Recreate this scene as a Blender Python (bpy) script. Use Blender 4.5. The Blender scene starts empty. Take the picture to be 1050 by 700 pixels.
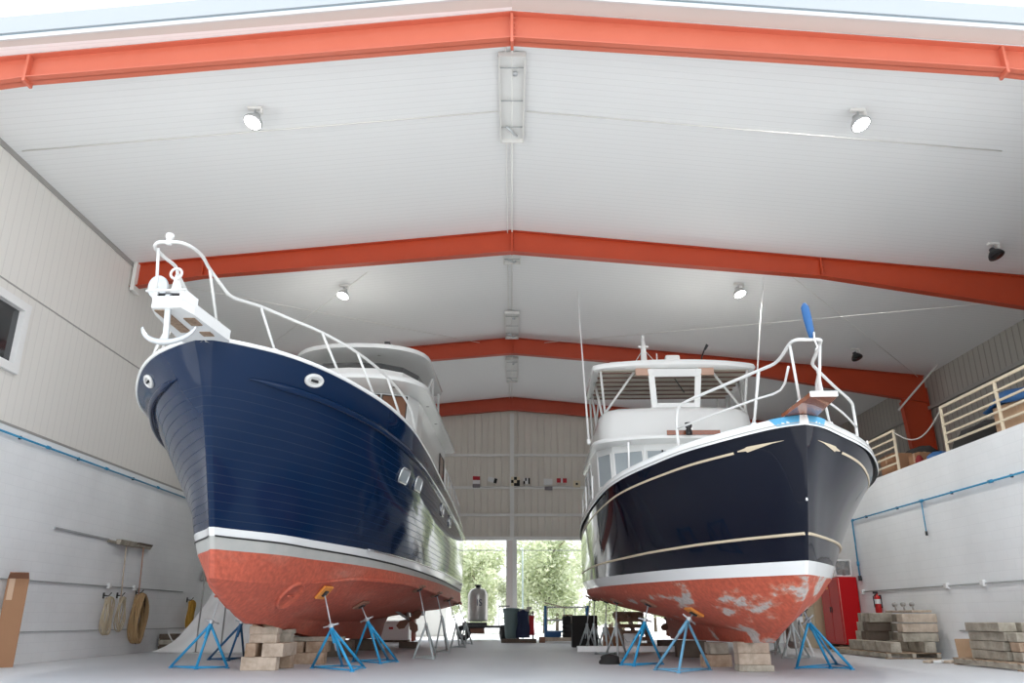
import bpy, bmesh, math, random
import numpy as np
from mathutils import Vector, Matrix
random.seed(7)
SC = bpy.context.scene
COL = SC.collection
PI = math.pi
# ------------------------------------------------------------------ camera
CAM_H, FPX = 0.913, 817.0
PITCH = math.atan(282 / FPX)
CP, SP = math.cos(PITCH), math.sin(PITCH)
cd = bpy.data.cameras.new('camera'); cam = bpy.data.objects.new('camera', cd); COL.objects.link(cam)
cam.location = (0, 0, CAM_H); cam.rotation_euler = (PI / 2 + PITCH, 0, 0)
cd.sensor_width = 36; cd.lens = FPX / 1050 * 36; cd.clip_end = 500
SC.camera = cam

def ray(u, v):
    x = (u - 525) / FPX; y = (350 - v) / FPX
    return Vector((x, CP - y * SP, SP + y * CP))
def G(u, v, z=0.0):                 # point of the survey sight line on the level z
    r = ray(u, v); k = (z - CAM_H) / r.z
    return Vector((r.x * k, r.y * k, z))
def AY(u, v, Y):                    # ... at the distance Y
    r = ray(u, v); k = Y / r.y
    return Vector((r.x * k, Y, CAM_H + r.z * k))
def AX(u, v, X):                    # ... on the wall plane X
    r = ray(u, v); k = X / r.x
    return Vector((X, r.y * k, CAM_H + r.z * k))

# ------------------------------------------------------------------ materials
MATS = {}
def mat(name, col, rough=0.5, metal=0.0, spec=0.5, coat=0.0, emit=0.0, noise=None, bump=None):
    """noise=(scale, amount, colour2) mixes a second colour; bump=(scale, strength)"""
    if name in MATS: return MATS[name]
    m = bpy.data.materials.new(name); m.use_nodes = True
    nt = m.node_tree; b = nt.nodes['Principled BSDF']
    b.inputs['Base Color'].default_value = (*col, 1)
    b.inputs['Roughness'].default_value = rough; b.inputs['Metallic'].default_value = metal
    b.inputs['Specular IOR Level'].default_value = spec
    b.inputs['Coat Weight'].default_value = coat; b.inputs['Coat Roughness'].default_value = 0.03
    if emit:
        b.inputs['Emission Color'].default_value = (*col, 1); b.inputs['Emission Strength'].default_value = emit
    tc = nt.nodes.new('ShaderNodeTexCoord')
    if noise:
        n = nt.nodes.new('ShaderNodeTexNoise'); n.inputs['Scale'].default_value = noise[0]; n.inputs['Detail'].default_value = 6
        n.inputs['Roughness'].default_value = .65
        nt.links.new(tc.outputs['Object'], n.inputs['Vector'])
        r = nt.nodes.new('ShaderNodeValToRGB'); r.color_ramp.elements[0].position = .5 - noise[1]; r.color_ramp.elements[1].position = .5 + noise[1]
        r.color_ramp.elements[0].color = (*col, 1); r.color_ramp.elements[1].color = (*noise[2], 1)
        nt.links.new(n.outputs['Fac'], r.inputs['Fac']); nt.links.new(r.outputs['Color'], b.inputs['Base Color'])
    if bump:
        n2 = nt.nodes.new('ShaderNodeTexNoise'); n2.inputs['Scale'].default_value = bump[0]; n2.inputs['Detail'].default_value = 4
        nt.links.new(tc.outputs['Object'], n2.inputs['Vector'])
        bp = nt.nodes.new('ShaderNodeBump'); bp.inputs['Strength'].default_value = bump[1]; bp.inputs['Distance'].default_value = .02
        nt.links.new(n2.outputs['Fac'], bp.inputs['Height']); nt.links.new(bp.outputs['Normal'], b.inputs['Normal'])
    MATS[name] = m
    return m
def nodes(m): return m.node_tree, m.node_tree.nodes['Principled BSDF']
def math_node(nt, op, a, b=None):
    n = nt.nodes.new('ShaderNodeMath'); n.operation = op
    for i, x in enumerate((a, b)):
        if x is None: continue
        if isinstance(x, (int, float)): n.inputs[i].default_value = x
        else: nt.links.new(x, n.inputs[i])
    return n.outputs[0]
def groove_mat(name, col, line, axis, period, width, rough=.5, noise=None, depth=.01, spec=.4, strength=.6):
    """panel sheet: thin joints every `period` along an object axis"""
    m = mat(name, col, rough, spec=spec, noise=noise); nt, b = nodes(m)
    tc = nt.nodes.new('ShaderNodeTexCoord'); s = nt.nodes.new('ShaderNodeSeparateXYZ'); nt.links.new(tc.outputs['Object'], s.inputs[0])
    f = math_node(nt, 'FRACT', math_node(nt, 'DIVIDE', s.outputs['XYZ'.index(axis)], period))
    d = math_node(nt, 'ABSOLUTE', math_node(nt, 'SUBTRACT', f, .5))
    k = nt.nodes.new('ShaderNodeMapRange'); k.inputs['From Min'].default_value = width / period; k.inputs['From Max'].default_value = width / period * .4
    nt.links.new(d, k.inputs['Value'])
    mx = nt.nodes.new('ShaderNodeMix'); mx.data_type = 'RGBA'
    nt.links.new(k.outputs[0], mx.inputs['Factor'])
    old = b.inputs['Base Color'].links[0].from_socket if b.inputs['Base Color'].is_linked else None
    if old: nt.links.new(old, mx.inputs['A'])
    else: mx.inputs['A'].default_value = (*col, 1)
    mx.inputs['B'].default_value = (*line, 1)
    nt.links.new(mx.outputs['Result'], b.inputs['Base Color'])
    bp = nt.nodes.new('ShaderNodeBump'); bp.inputs['Strength'].default_value = strength; bp.inputs['Distance'].default_value = depth; bp.invert = True
    nt.links.new(k.outputs[0], bp.inputs['Height']); nt.links.new(bp.outputs['Normal'], b.inputs['Normal'])
    return m

M_CEIL = groove_mat('white_liner_panel', (.82, .825, .82), (.75, .755, .75), 'Y', .18, .012, .5, depth=.008, strength=.25)
M_PANEL = groove_mat('warm_white_panel', (.76, .74, .70), (.68, .66, .63), 'Y', .25, .015, .5, depth=.01, strength=.3)
M_DARKPANEL = groove_mat('grey_rib_panel', (.40, .38, .34), (.25, .235, .21), 'Y', .31, .03, .5, depth=.02)
M_BACK = mat('stone_rib_sheet', (.72, .67, .59), .5, noise=(.6, .3, (.63, .59, .53)))
M_TRIM = mat('pale_trim', (.74, .73, .70), .45)
M_DKTRIM = mat('grey_trim', (.35, .34, .32), .5)
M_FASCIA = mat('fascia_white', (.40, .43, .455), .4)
M_SOFFIT = mat('soffit_tan', (.58, .55, .51), .6)
M_RED = mat('red_oxide_steel', (.50, .062, .019), .38, noise=(1.2, .35, (.43, .050, .015)))
M_REDLIT = mat('lit_red_steel', (.60, .155, .095), .36, noise=(1.2, .35, (.55, .13, .075)))  # same red paint, paled: bright daylight on the front beam put into the colour
M_CONC = mat('concrete_floor', (.62, .635, .655), .5, noise=(.45, .35, (.56, .572, .588)), bump=(30, .08))
M_APRON = mat('sunlit_concrete', (.66, .65, .63), .8, noise=(.3, .3, (.60, .59, .57)))
M_NAVY = mat('navy_gelcoat', (.0028, .016, .052), .09, spec=.26)
M_NAVYDK = mat('dark_navy_gelcoat', (.0014, .0032, .0115), .06, spec=.28)
M_WHITE = mat('white_gelcoat', (.80, .81, .80), .22, spec=.5, coat=.4)
M_WHITEP = mat('white_paint', (.80, .80, .79), .4)
M_GREYBAND = mat('grey_primer', (.40, .41, .39), .6, noise=(3, .2, (.47, .46, .43)))
M_BLACK = mat('black_rubber', (.012, .012, .013), .6)
M_CREAM = mat('cream_stripe', (.62, .52, .37), .4)
M_STEEL = mat('stainless_rail', (.62, .63, .63), .22, metal=.85)
M_WRAIL = mat('white_rail', (.66, .66, .645), .3)
M_GALV = mat('galvanised_steel', (.50, .53, .55), .42, metal=.5, noise=(9, .2, (.60, .62, .63)))
M_TEAK = mat('varnished_teak', (.30, .085, .03), .25, coat=.6, noise=(5, .25, (.20, .05, .02)))
M_GLASS = mat('tinted_glass', (.03, .032, .035), .05, spec=.8)
M_GLASSL = mat('pale_reflection_glass', (.34, .38, .40), .1, spec=.8)  # pale grey paints the reflection in the panes
M_BLUE = mat('blue_stand_paint', (.015, .30, .60), .4, noise=(7, .25, (.03, .36, .66)))
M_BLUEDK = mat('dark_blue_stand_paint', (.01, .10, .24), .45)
M_BLUEPALE = mat('faded_blue_stand_paint', (.10, .34, .55), .5, noise=(8, .25, (.20, .42, .58)))
M_GREYST = mat('pale_grey_stand_paint', (.48, .55, .56), .5, noise=(9, .25, (.56, .60, .59)))
M_ORANGE = mat('orange_plywood_pad', (.72, .24, .035), .6, noise=(8, .25, (.80, .33, .07)))
M_OLDPAD = mat('worn_brown_pad', (.30, .15, .10), .7)
M_WOOD = mat('rough_sawn_timber', (.30, .20, .13), .8, noise=(5, .14, (.48, .36, .26)), bump=(18, .4))
M_PALEWOOD = mat('pale_timber', (.42, .33, .25), .8, noise=(5, .14, (.60, .50, .40)), bump=(18, .35))
M_OLDWOOD = mat('weathered_grey_timber', (.30, .265, .21), .85, noise=(4.5, .14, (.50, .455, .375)), bump=(18, .4))
M_DKWOOD = mat('dark_old_timber', (.10, .075, .055), .85, noise=(4, .25, (.17, .13, .10)))
M_PLY = mat('plywood', (.46, .29, .17), .7, noise=(3, .25, (.54, .36, .23)))
M_CARD = mat('brown_cardboard', (.36, .19, .10), .8, noise=(1.2, .3, (.32, .165, .085)))
M_CARDIN = mat('cardboard_edge', (.22, .10, .055), .8)
M_TAPE = mat('packing_tape', (.52, .34, .22), .4)
M_PIPE = mat('blue_air_pipe', (.03, .26, .46), .4)
M_COND = mat('grey_conduit', (.36, .38, .38), .45)
M_BOXW = mat('outlet_white', (.78, .78, .77), .5)
M_ROPE = mat('cream_rope', (.52, .43, .30), .8, bump=(60, .5))
M_HOSE = mat('tan_hose', (.42, .27, .13), .55)
M_HOSEDK = mat('dark_brown_hose', (.10, .055, .03), .6)
M_STRAP = mat('mustard_strap', (.48, .26, .035), .75)
M_REDCAB = mat('red_cabinet_paint', (.52, .006, .010), .5, spec=.2)
M_BEIGE = mat('beige_cabinet_paint', (.58, .46, .30), .5)
M_ORLABEL = mat('orange_label', (.85, .18, .015), .5)
M_TARPB = mat('blue_tarp', (.02, .11, .30), .6)
M_DARK = mat('dark_fabric', (.02, .018, .017), .85)
M_CLAP = mat('white_clapboard', (.75, .76, .75), .6)
M_SILVER = mat('dull_stainless', (.55, .53, .50), .35, metal=.6)
M_NAVYCL = mat('navy_cloth', (.02, .03, .07), .9)
M_BIN = mat('grey_green_plastic', (.17, .24, .24), .55)
M_REDCL = mat('red_cloth', (.42, .02, .03), .8)
M_WCLOTH = mat('white_cloth', (.75, .75, .74), .9)
M_YELCL = mat('cream_cloth', (.70, .62, .45), .9)
M_RAILC = mat('cream_rail_paint', (.72, .62, .46), .5)
M_BLK = mat('black_metal', (.02, .02, .022), .45)
M_LAMP = mat('lamp_lens', (1, .99, .96), .4, emit=9)
M_LAMPOFF = mat('dark_lens', (.03, .03, .03), .25)
M_HOUSING = mat('lamp_housing', (.45, .46, .46), .4, metal=.4)
M_BARK = mat('bark', (.16, .12, .09), .9)
M_CANVAS = mat('grey_canvas', (.42, .40, .37), .8)
M_TAPEB = mat('blue_masking_tape', (.10, .38, .62), .6)

def antifoul(name, base, scraped, primer, scale, lo, hi, bow=0.0):
    m = mat(name, base, .62); nt, b = nodes(m)
    tc = nt.nodes.new('ShaderNodeTexCoord')
    mp = nt.nodes.new('ShaderNodeMapping'); mp.inputs['Scale'].default_value = (1, .55, 1.5); nt.links.new(tc.outputs['Object'], mp.inputs[0])
    n = nt.nodes.new('ShaderNodeTexNoise'); n.inputs['Scale'].default_value = scale; n.inputs['Detail'].default_value = 7; n.inputs['Roughness'].default_value = .6
    nt.links.new(mp.outputs[0], n.inputs['Vector'])
    r = nt.nodes.new('ShaderNodeValToRGB'); e = r.color_ramp.elements
    e[0].position = lo; e[0].color = (*base, 1); e[1].position = hi; e[1].color = (*scraped, 1)
    x = e.new((lo + hi) / 2); x.color = (*primer, 1)
    sx = nt.nodes.new('ShaderNodeSeparateXYZ'); nt.links.new(tc.outputs['Object'], sx.inputs[0])
    bm_ = nt.nodes.new('ShaderNodeMapRange'); bm_.inputs['From Min'].default_value = 3.6; bm_.inputs['From Max'].default_value = .6; bm_.inputs['To Max'].default_value = bow; nt.links.new(sx.outputs['Y'], bm_.inputs['Value'])
    nt.links.new(math_node(nt, 'ADD', n.outputs['Fac'], bm_.outputs[0]), r.inputs['Fac'])
    n2 = nt.nodes.new('ShaderNodeTexNoise'); n2.inputs['Scale'].default_value = 14; n2.inputs['Detail'].default_value = 8
    nt.links.new(tc.outputs['Object'], n2.inputs['Vector'])
    mx = nt.nodes.new('ShaderNodeMix'); mx.data_type = 'RGBA'; mx.blend_type = 'MULTIPLY'
    mr = nt.nodes.new('ShaderNodeMapRange'); mr.inputs['From Min'].default_value = .35; mr.inputs['From Max'].default_value = .7
    mr.inputs['To Min'].default_value = .72; mr.inputs['To Max'].default_value = 1.05; nt.links.new(n2.outputs['Fac'], mr.inputs['Value'])
    mx.inputs['Factor'].default_value = 1; nt.links.new(r.outputs['Color'], mx.inputs['A']); nt.links.new(mr.outputs[0], mx.inputs['B'])
    nt.links.new(mx.outputs['Result'], b.inputs['Base Color'])
    return m
M_ANTI_L = antifoul('worn_red_antifouling', (.56, .115, .065), (.58, .36, .29), (.60, .17, .11), 1.1, .50, .80)
M_ANTI_R = antifoul('scraped_red_antifouling', (.56, .105, .052), (.58, .52, .48), (.62, .22, .14), 1.25, .575, .64, .085)

def block_mat(name, col, mortar):
    m = mat(name, col, .55); nt, b = nodes(m)
    tc = nt.nodes.new('ShaderNodeTexCoord'); s = nt.nodes.new('ShaderNodeSeparateXYZ'); c = nt.nodes.new('ShaderNodeCombineXYZ')
    nt.links.new(tc.outputs['Object'], s.inputs[0]); nt.links.new(s.outputs['Y'], c.inputs['X']); nt.links.new(s.outputs['Z'], c.inputs['Y'])
    br = nt.nodes.new('ShaderNodeTexBrick'); br.inputs['Scale'].default_value = 1; br.inputs['Brick Width'].default_value = .4; br.inputs['Row Height'].default_value = .2
    br.inputs['Mortar Size'].default_value = .006; br.inputs['Mortar Smooth'].default_value = .4
    br.inputs['Color1'].default_value = (*col, 1); br.inputs['Color2'].default_value = (*[x * .985 for x in col], 1); br.inputs['Mortar'].default_value = (*mortar, 1)
    nt.links.new(c.outputs[0], br.inputs['Vector'])
    n = nt.nodes.new('ShaderNodeTexNoise'); n.inputs['Scale'].default_value = .5; n.inputs['Detail'].default_value = 6; nt.links.new(tc.outputs['Object'], n.inputs['Vector'])
    mr = nt.nodes.new('ShaderNodeMapRange'); mr.inputs['From Min'].default_value = .3; mr.inputs['From Max'].default_value = .75; mr.inputs['To Min'].default_value = 1.02; mr.inputs['To Max'].default_value = .88
    nt.links.new(n.outputs['Fac'], mr.inputs['Value'])
    mx = nt.nodes.new('ShaderNodeMix'); mx.data_type = 'RGBA'; mx.blend_type = 'MULTIPLY'; mx.inputs['Factor'].default_value = 1
    nt.links.new(br.outputs['Color'], mx.inputs['A']); nt.links.new(mr.outputs[0], mx.inputs['B']); nt.links.new(mx.outputs['Result'], b.inputs['Base Color'])
    bp = nt.nodes.new('ShaderNodeBump'); bp.inputs['Strength'].default_value = .35; bp.inputs['Distance'].default_value = .006; bp.invert = True
    nt.links.new(br.outputs['Fac'], bp.inputs['Height']); nt.links.new(bp.outputs['Normal'], b.inputs['Normal'])
    return m
M_BLOCK = block_mat('white_painted_block', (.90, .92, .93), (.83, .85, .865))

def leaf_mat(name, c1, c2):
    m = mat(name, c1, .6); nt, b = nodes(m)
    g = nt.nodes.new('ShaderNodeNewGeometry'); r = nt.nodes.new('ShaderNodeValToRGB')
    r.color_ramp.elements[0].color = (*c1, 1); r.color_ramp.elements[1].color = (*c2, 1)
    nt.links.new(g.outputs['Random Per Island'], r.inputs['Fac']); nt.links.new(r.outputs['Color'], b.inputs['Base Color'])
    tr = nt.nodes.new('ShaderNodeBsdfTranslucent'); ms = nt.nodes.new('ShaderNodeMixShader'); ms.inputs[0].default_value = .45
    nt.links.new(r.outputs['Color'], tr.inputs['Color']); nt.links.new(b.outputs[0], ms.inputs[1]); nt.links.new(tr.outputs[0], ms.inputs[2])
    nt.links.new(ms.outputs[0], nt.nodes['Material Output'].inputs['Surface'])
    return m
M_LEAF = [leaf_mat('leaf_light', (.54, .60, .40), (.82, .84, .68)), leaf_mat('leaf_mid', (.46, .52, .34), (.74, .77, .58)), leaf_mat('leaf_pale', (.62, .65, .52), (.84, .85, .74))]

# navy topsides with plank grooves cut below the guard rail
m = mat('navy_planked_gelcoat', (.0028, .016, .052), .09, spec=.26); nt, b = nodes(m)
uv = nt.nodes.new('ShaderNodeUVMap'); uv.uv_map = 'UVMap'; sp_ = nt.nodes.new('ShaderNodeSeparateXYZ'); nt.links.new(uv.outputs[0], sp_.inputs[0])
fr = math_node(nt, 'FRACT', math_node(nt, 'MULTIPLY', sp_.outputs[1], 25.0))
ln = math_node(nt, 'MULTIPLY', math_node(nt, 'LESS_THAN', fr, .075), math_node(nt, 'GREATER_THAN', sp_.outputs[1], .40))
mxx = nt.nodes.new('ShaderNodeMix'); mxx.data_type = 'RGBA'; nt.links.new(ln, mxx.inputs['Factor'])
mxx.inputs['A'].default_value = (.0028, .016, .052, 1); mxx.inputs['B'].default_value = (.012, .025, .055, 1); nt.links.new(mxx.outputs['Result'], b.inputs['Base Color'])
nt.links.new(math_node(nt, 'ADD', math_node(nt, 'MULTIPLY', ln, .5), .09), b.inputs['Roughness'])
M_NAVYPL = m

# ------------------------------------------------------------------ mesh builder
class MB:
    def __init__(s): s.v = []; s.f = []; s.m = []; s.sm = []; s.uv = None
    def add(s, vs, fs, mi=0, smooth=False):
        o = len(s.v); s.v += [tuple(p) for p in vs]
        for f in fs: s.f.append([o + i for i in f]); s.m.append(mi); s.sm.append(smooth)
        return s
    def box(s, c, size, rot=None, mi=0, bev=0.0):
        hx, hy, hz = [q / 2 for q in size]; R = rot if rot is not None else Matrix.Identity(3)
        c = Vector(c)
        if bev <= 0:
            vs = [c + R @ Vector((x * hx, y * hy, z * hz)) for x in (-1, 1) for y in (-1, 1) for z in (-1, 1)]
            return s.add(vs, [(0, 1, 3, 2), (4, 6, 7, 5), (0, 4, 5, 1), (2, 3, 7, 6), (0, 2, 6, 4), (1, 5, 7, 3)], mi)
        bm = bmesh.new(); bmesh.ops.create_cube(bm, size=1)
        for q in bm.verts: q.co = Vector((q.co.x * size[0], q.co.y * size[1], q.co.z * size[2]))
        bmesh.ops.bevel(bm, geom=bm.edges[:] + bm.verts[:], offset=min(bev, min(size) * .45), segments=2, affect='EDGES', profile=.5)
        bm.verts.index_update()
        vs = [c + R @ q.co for q in bm.verts]; fs = [[q.index for q in f.verts] for f in bm.faces]; bm.free()
        return s.add(vs, fs, mi)
    def bar(s, a, b, w, h, up=(0, 0, 1), mi=0, bev=0.0):
        a, b = Vector(a), Vector(b); d = b - a; L = d.length; y = d.normalized(); up = Vector(up)
        x = y.cross(up)
        if x.length < 1e-4: x = y.cross(Vector((1, 0, 0)))
        x.normalize(); z = x.cross(y)
        return s.box((a + b) / 2, (w, L, h), Matrix((x, y, z)).transposed(), mi, bev)
    def tube(s, path, r, seg=8, closed=False, mi=0, caps=True):
        P = [Vector(p) for p in path]; n = len(P)
        rs = r if isinstance(r, (list, tuple)) else [r] * n
        t0 = (P[1] - P[0]).normalized(); u = t0.cross(Vector((0, 0, 1)))
        if u.length < .05: u = t0.cross(Vector((1, 0, 0)))
        u.normalize(); vs = []; fs = []
        for i, p in enumerate(P):
            if closed: t = P[(i + 1) % n] - P[i - 1]
            elif i == 0: t = P[1] - P[0]
            elif i == n - 1: t = P[-1] - P[-2]
            else: t = (P[i + 1] - P[i]).normalized() + (P[i] - P[i - 1]).normalized()
            if t.length < 1e-6: t = P[min(i + 1, n - 1)] - P[max(i - 1, 0)]
            t.normalize(); u = (u - t * u.dot(t)); u.normalize(); w = t.cross(u)
            for k in range(seg):
                a = 2 * PI * k / seg; vs.append(p + (u * math.cos(a) + w * math.sin(a)) * rs[i])
        for i in range(n if closed else n - 1):
            j = (i + 1) % n
            for k in range(seg):
                l = (k + 1) % seg; fs.append((i * seg + k, i * seg + l, j * seg + l, j * seg + k))
        s.add(vs, fs, mi, True)
        if caps and not closed:
            o = len(s.v) - len(vs)
            s.f += [[o + k for k in range(seg)][::-1], [o + (n - 1) * seg + k for k in range(seg)]]; s.m += [mi, mi]; s.sm += [False, False]
        return s
    def lathe(s, prof, origin=(0, 0, 0), axis=(0, 0, 1), seg=20, mi=0, smooth=True):
        o = Vector(origin); z = Vector(axis).normalized(); x = z.orthogonal().normalized(); y = z.cross(x); vs = []; fs = []
        for r, h in prof:
            for k in range(seg):
                a = 2 * PI * k / seg; vs.append(o + z * h + (x * math.cos(a) + y * math.sin(a)) * max(r, 1e-4))
        for i in range(len(prof) - 1):
            for k in range(seg):
                l = (k + 1) % seg; fs.append((i * seg + k, i * seg + l, (i + 1) * seg + l, (i + 1) * seg + k))
        return s.add(vs, fs, mi, smooth)
    def prism(s, poly, d, mi=0):
        """poly: 3-D outline, extruded by vector d"""
        P = [Vector(p) for p in poly]; n = len(P); d = Vector(d)
        fs = [list(range(n))[::-1], [n + i for i in range(n)]] + [(i, (i + 1) % n, n + (i + 1) % n, n + i) for i in range(n)]
        return s.add(P + [p + d for p in P], fs, mi)
    def grid(s, rows, mi=0, smooth=True, closed=False):
        n = len(rows[0]); vs = [p for r in rows for p in r]; fs = []
        for i in range(len(rows) - 1):
            for k in range(n if closed else n - 1):
                l = (k + 1) % n; fs.append((i * n + k, i * n + l, (i + 1) * n + l, (i + 1) * n + k))
        return s.add(vs, fs, mi, smooth)
    def build(s, name, mats, parent=None, origin=None):
        me = bpy.data.meshes.new(name); o = Vector(origin) if origin is not None else Vector((0, 0, 0))
        me.from_pydata([tuple(Vector(p) - o) for p in s.v], [], s.f)
        for mm in (mats if isinstance(mats, (list, tuple)) else [mats]): me.materials.append(mm)
        me.polygons.foreach_set('material_index', s.m); me.polygons.foreach_set('use_smooth', s.sm)
        if s.uv:
            l = me.uv_layers.new(name='UVMap')
            for lp in me.loops: l.data[lp.index].uv = s.uv[lp.vertex_index]
        bm = bmesh.new(); bm.from_mesh(me); bmesh.ops.recalc_face_normals(bm, faces=bm.faces); bm.to_mesh(me); bm.free()
        me.update()
        ob = bpy.data.objects.new(name, me); COL.objects.link(ob); ob.location = o
        if parent is not None:
            ob.parent = parent
        return ob
def tag(o, label, cat, group=None):
    o['label'] = label; o['category'] = cat
    if group: o['group'] = group
    return o
def thing(name, label, cat, loc=(0, 0, 0), rz=0, group=None):
    o = bpy.data.objects.new(name, None); COL.objects.link(o); o.location = loc; o.rotation_euler = (0, 0, rz); o.empty_display_size = .1
    return tag(o, label, cat, group)
def struct(name, mb, mats, origin=None):
    o = mb.build(name, mats, None, origin); o['kind'] = 'structure'; return o
def copy_tree(o, parent=None):
    c = o.copy(); COL.objects.link(c)
    if parent is not None: c.parent = parent
    for ch in [k for k in bpy.data.objects if k.parent == o]: copy_tree(ch, c)
    return c
def pchip(xs, ys):
    xs = np.array(xs, float); ys = np.array(ys, float); h = np.diff(xs); d = np.diff(ys) / h; m_ = np.zeros(len(xs))
    for i in range(1, len(xs) - 1):
        if d[i - 1] * d[i] > 0:
            w1 = 2 * h[i] + h[i - 1]; w2 = h[i] + 2 * h[i - 1]; m_[i] = (w1 + w2) / (w1 / d[i - 1] + w2 / d[i])
    m_[0] = d[0]; m_[-1] = d[-1]
    def f(x):
        x = min(max(x, xs[0]), xs[-1]); i = min(int(np.searchsorted(xs, x, 'right')) - 1, len(xs) - 2); i = max(i, 0)
        t = (x - xs[i]) / h[i]; t2 = t * t; t3 = t2 * t
        return float((2 * t3 - 3 * t2 + 1) * ys[i] + (t3 - 2 * t2 + t) * h[i] * m_[i] + (-2 * t3 + 3 * t2) * ys[i + 1] + (t3 - t2) * h[i] * m_[i + 1])
    return f
def crom(pts, n):
    """Catmull-Rom through 3-D points, n pieces per span"""
    P = [Vector(p) for p in pts]; P = [P[0] * 2 - P[1]] + P + [P[-1] * 2 - P[-2]]; out = []
    for i in range(1, len(P) - 2):
        a, b, c, d = P[i - 1:i + 3]
        for k in range(n):
            t = k / n
            out.append(.5 * ((2 * b) + (c - a) * t + (2 * a - 5 * b + 4 * c - d) * t * t + (3 * b - a - 3 * c + d) * t ** 3))
    out.append(P[-2]); return out

# ------------------------------------------------------------------ the hall
RIDGE, SLOPE = 10.753, .098
YF, YB = 11.1, 36.9
XL, XW, XR = -10.0, 10.0, 15.2
BEAMS = [11.1, 19.4, 28.1, 36.6]
def zr(x): return RIDGE - SLOPE * abs(x)
def XZ(poly, y0, y1): return [(x, y0, z) for x, z in poly], (0, y1 - y0, 0)

b = MB(); b.box((0, 24.4, -.1), (31, 26.6, .2)); struct('floor', b, M_CONC)
b = MB(); b.box((0, -1.95, -.12), (60, 26.0, .2)); b.box((0, 67.8, -.12), (120, 60, .2)); struct('ground', b, M_APRON)
# joints in the slab stay part of the floor finish; ceiling liner with outer roof above it
b = MB()
for s in (-1, 1):
    b.prism([(0, YF - .1, RIDGE), (s * 15.4, YF - .1, zr(15.4)), (s * 15.4, YF - .1, zr(15.4) + .25), (0, YF - .1, RIDGE + .25)], (0, YB - YF + .3, 0))
struct('ceiling', b, M_CEIL)
# fascia at the open front: soffit strip, pale trim, sheet fascia
b = MB()
for s in (-1, 1):
    b.prism([(0, YF - .48, RIDGE), (s * 15.6, YF - .48, zr(15.6)), (s * 15.6, YF - .48, zr(15.6) + .06), (0, YF - .48, RIDGE + .06)], (0, .35, 0), mi=0)
    b.prism([(0, YF - .52, RIDGE - .03), (s * 15.6, YF - .52, zr(15.6) - .03), (s * 15.6, YF - .52, zr(15.6) + .05), (0, YF - .52, RIDGE + .05)], (0, .038, 0), mi=1)
    b.prism([(0, YF - .51, RIDGE + .05), (s * 15.6, YF - .51, zr(15.6) + .05), (s * 15.6, YF - .51, zr(15.6) + .085), (0, YF - .51, RIDGE + .085)], (0, .03, 0), mi=2)
    b.prism([(0, YF - .54, RIDGE + .085), (s * 15.6, YF - .54, zr(15.6) + .085), (s * 15.6, YF - .54, zr(15.6) + .42), (0, YF - .54, RIDGE + .42)], (0, .06, 0), mi=3)
tr1 = struct('trim_1', b, [M_SOFFIT, mat('drip_edge', (.55, .56, .56), .4), mat('grey_blue_trim', (.20, .26, .30), .5), M_FASCIA], (0, YF, 0)); tr1.location.y += .10; tr1.rotation_euler.z = -.0135

# left partition: painted block below, panel above, ledge strip between, window opening
WY0, WY1, WZ0, WZ1 = 11.9, 15.38, 5.56, 6.96
b = MB(); b.box((XL - .12, 24.0, 2.25), (.24, 25.8, 4.5)); struct('wall_left', b, M_BLOCK)
b = MB(); top = zr(10.0)
b.box((XL - .12, (YF + WY0) / 2, (4.5 + top) / 2), (.16, WY0 - YF, top - 4.5)); b.box((XL - .12, (WY1 + YB) / 2, (4.5 + top) / 2), (.16, YB - WY1, top - 4.5))
b.box((XL - .12, (WY0 + WY1) / 2, (4.5 + WZ0) / 2), (.16, WY1 - WY0, WZ0 - 4.5)); b.box((XL - .12, (WY0 + WY1) / 2, (top + WZ1) / 2), (.16, WY1 - WY0, top - WZ1))
struct('wall_left_upper', b, M_PANEL)
b = MB(); b.box((XL - .02, 24, 4.52), (.06, 25.8, .05)); b.box((XL - .035, 24, 7.22), (.012, 25.8, .03)); b.box((XL - .03, 24, top - .06), (.03, 25.8, .12)); struct('trim_2', b, M_DKTRIM)
w = MB()
for (y, z, sy, sz) in (((WY0 + WY1) / 2, WZ0 + .05, WY1 - WY0, .11), ((WY0 + WY1) / 2, WZ1 - .05, WY1 - WY0, .11), (WY0 + .06, (WZ0 + WZ1) / 2, .12, WZ1 - WZ0), (WY1 - .06, (WZ0 + WZ1) / 2, .12, WZ1 - WZ0)):
    w.box((XL - .06, y, z), (.20 if sy > sz else .19, sy + .06, sz + .06))
wo = struct('window_1', w, M_WHITEP)
g = MB(); g.box((XL - .10, (WY0 + WY1) / 2, (WZ0 + WZ1) / 2), (.02, WY1 - WY0 - .2, WZ1 - WZ0 - .2)); g.build('pane', M_GLASS, wo)

# right: block wall under the mezzanine, slab, far sheet wall
b = MB(); b.box((XW + .12, 24.0, 2.2), (.24, 25.8, 4.4)); b.box((XW + .12, 24.0, 4.45), (.24, 25.8, .10)); struct('wall_right', b, M_BLOCK)
b = MB(); b.box(((XW + XR) / 2 + .17, 24.0, 4.37), (XR - XW - .2, 25.8, .22)); struct('mezzanine_floor', b, M_CONC)
b = MB(); b.box((XR + .1, 24.0, 4.7), (.2, 25.8, 9.4)); struct('wall_right_upper', b, M_DARKPANEL)
b = MB(); b.box((XR - .06, 24.0, 8.05), (.12, 25.5, .12)); b.box((XR - .06, 24.0, 6.3), (.12, 25.5, .10)); struct('trim_3', b, M_DKTRIM)
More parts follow.
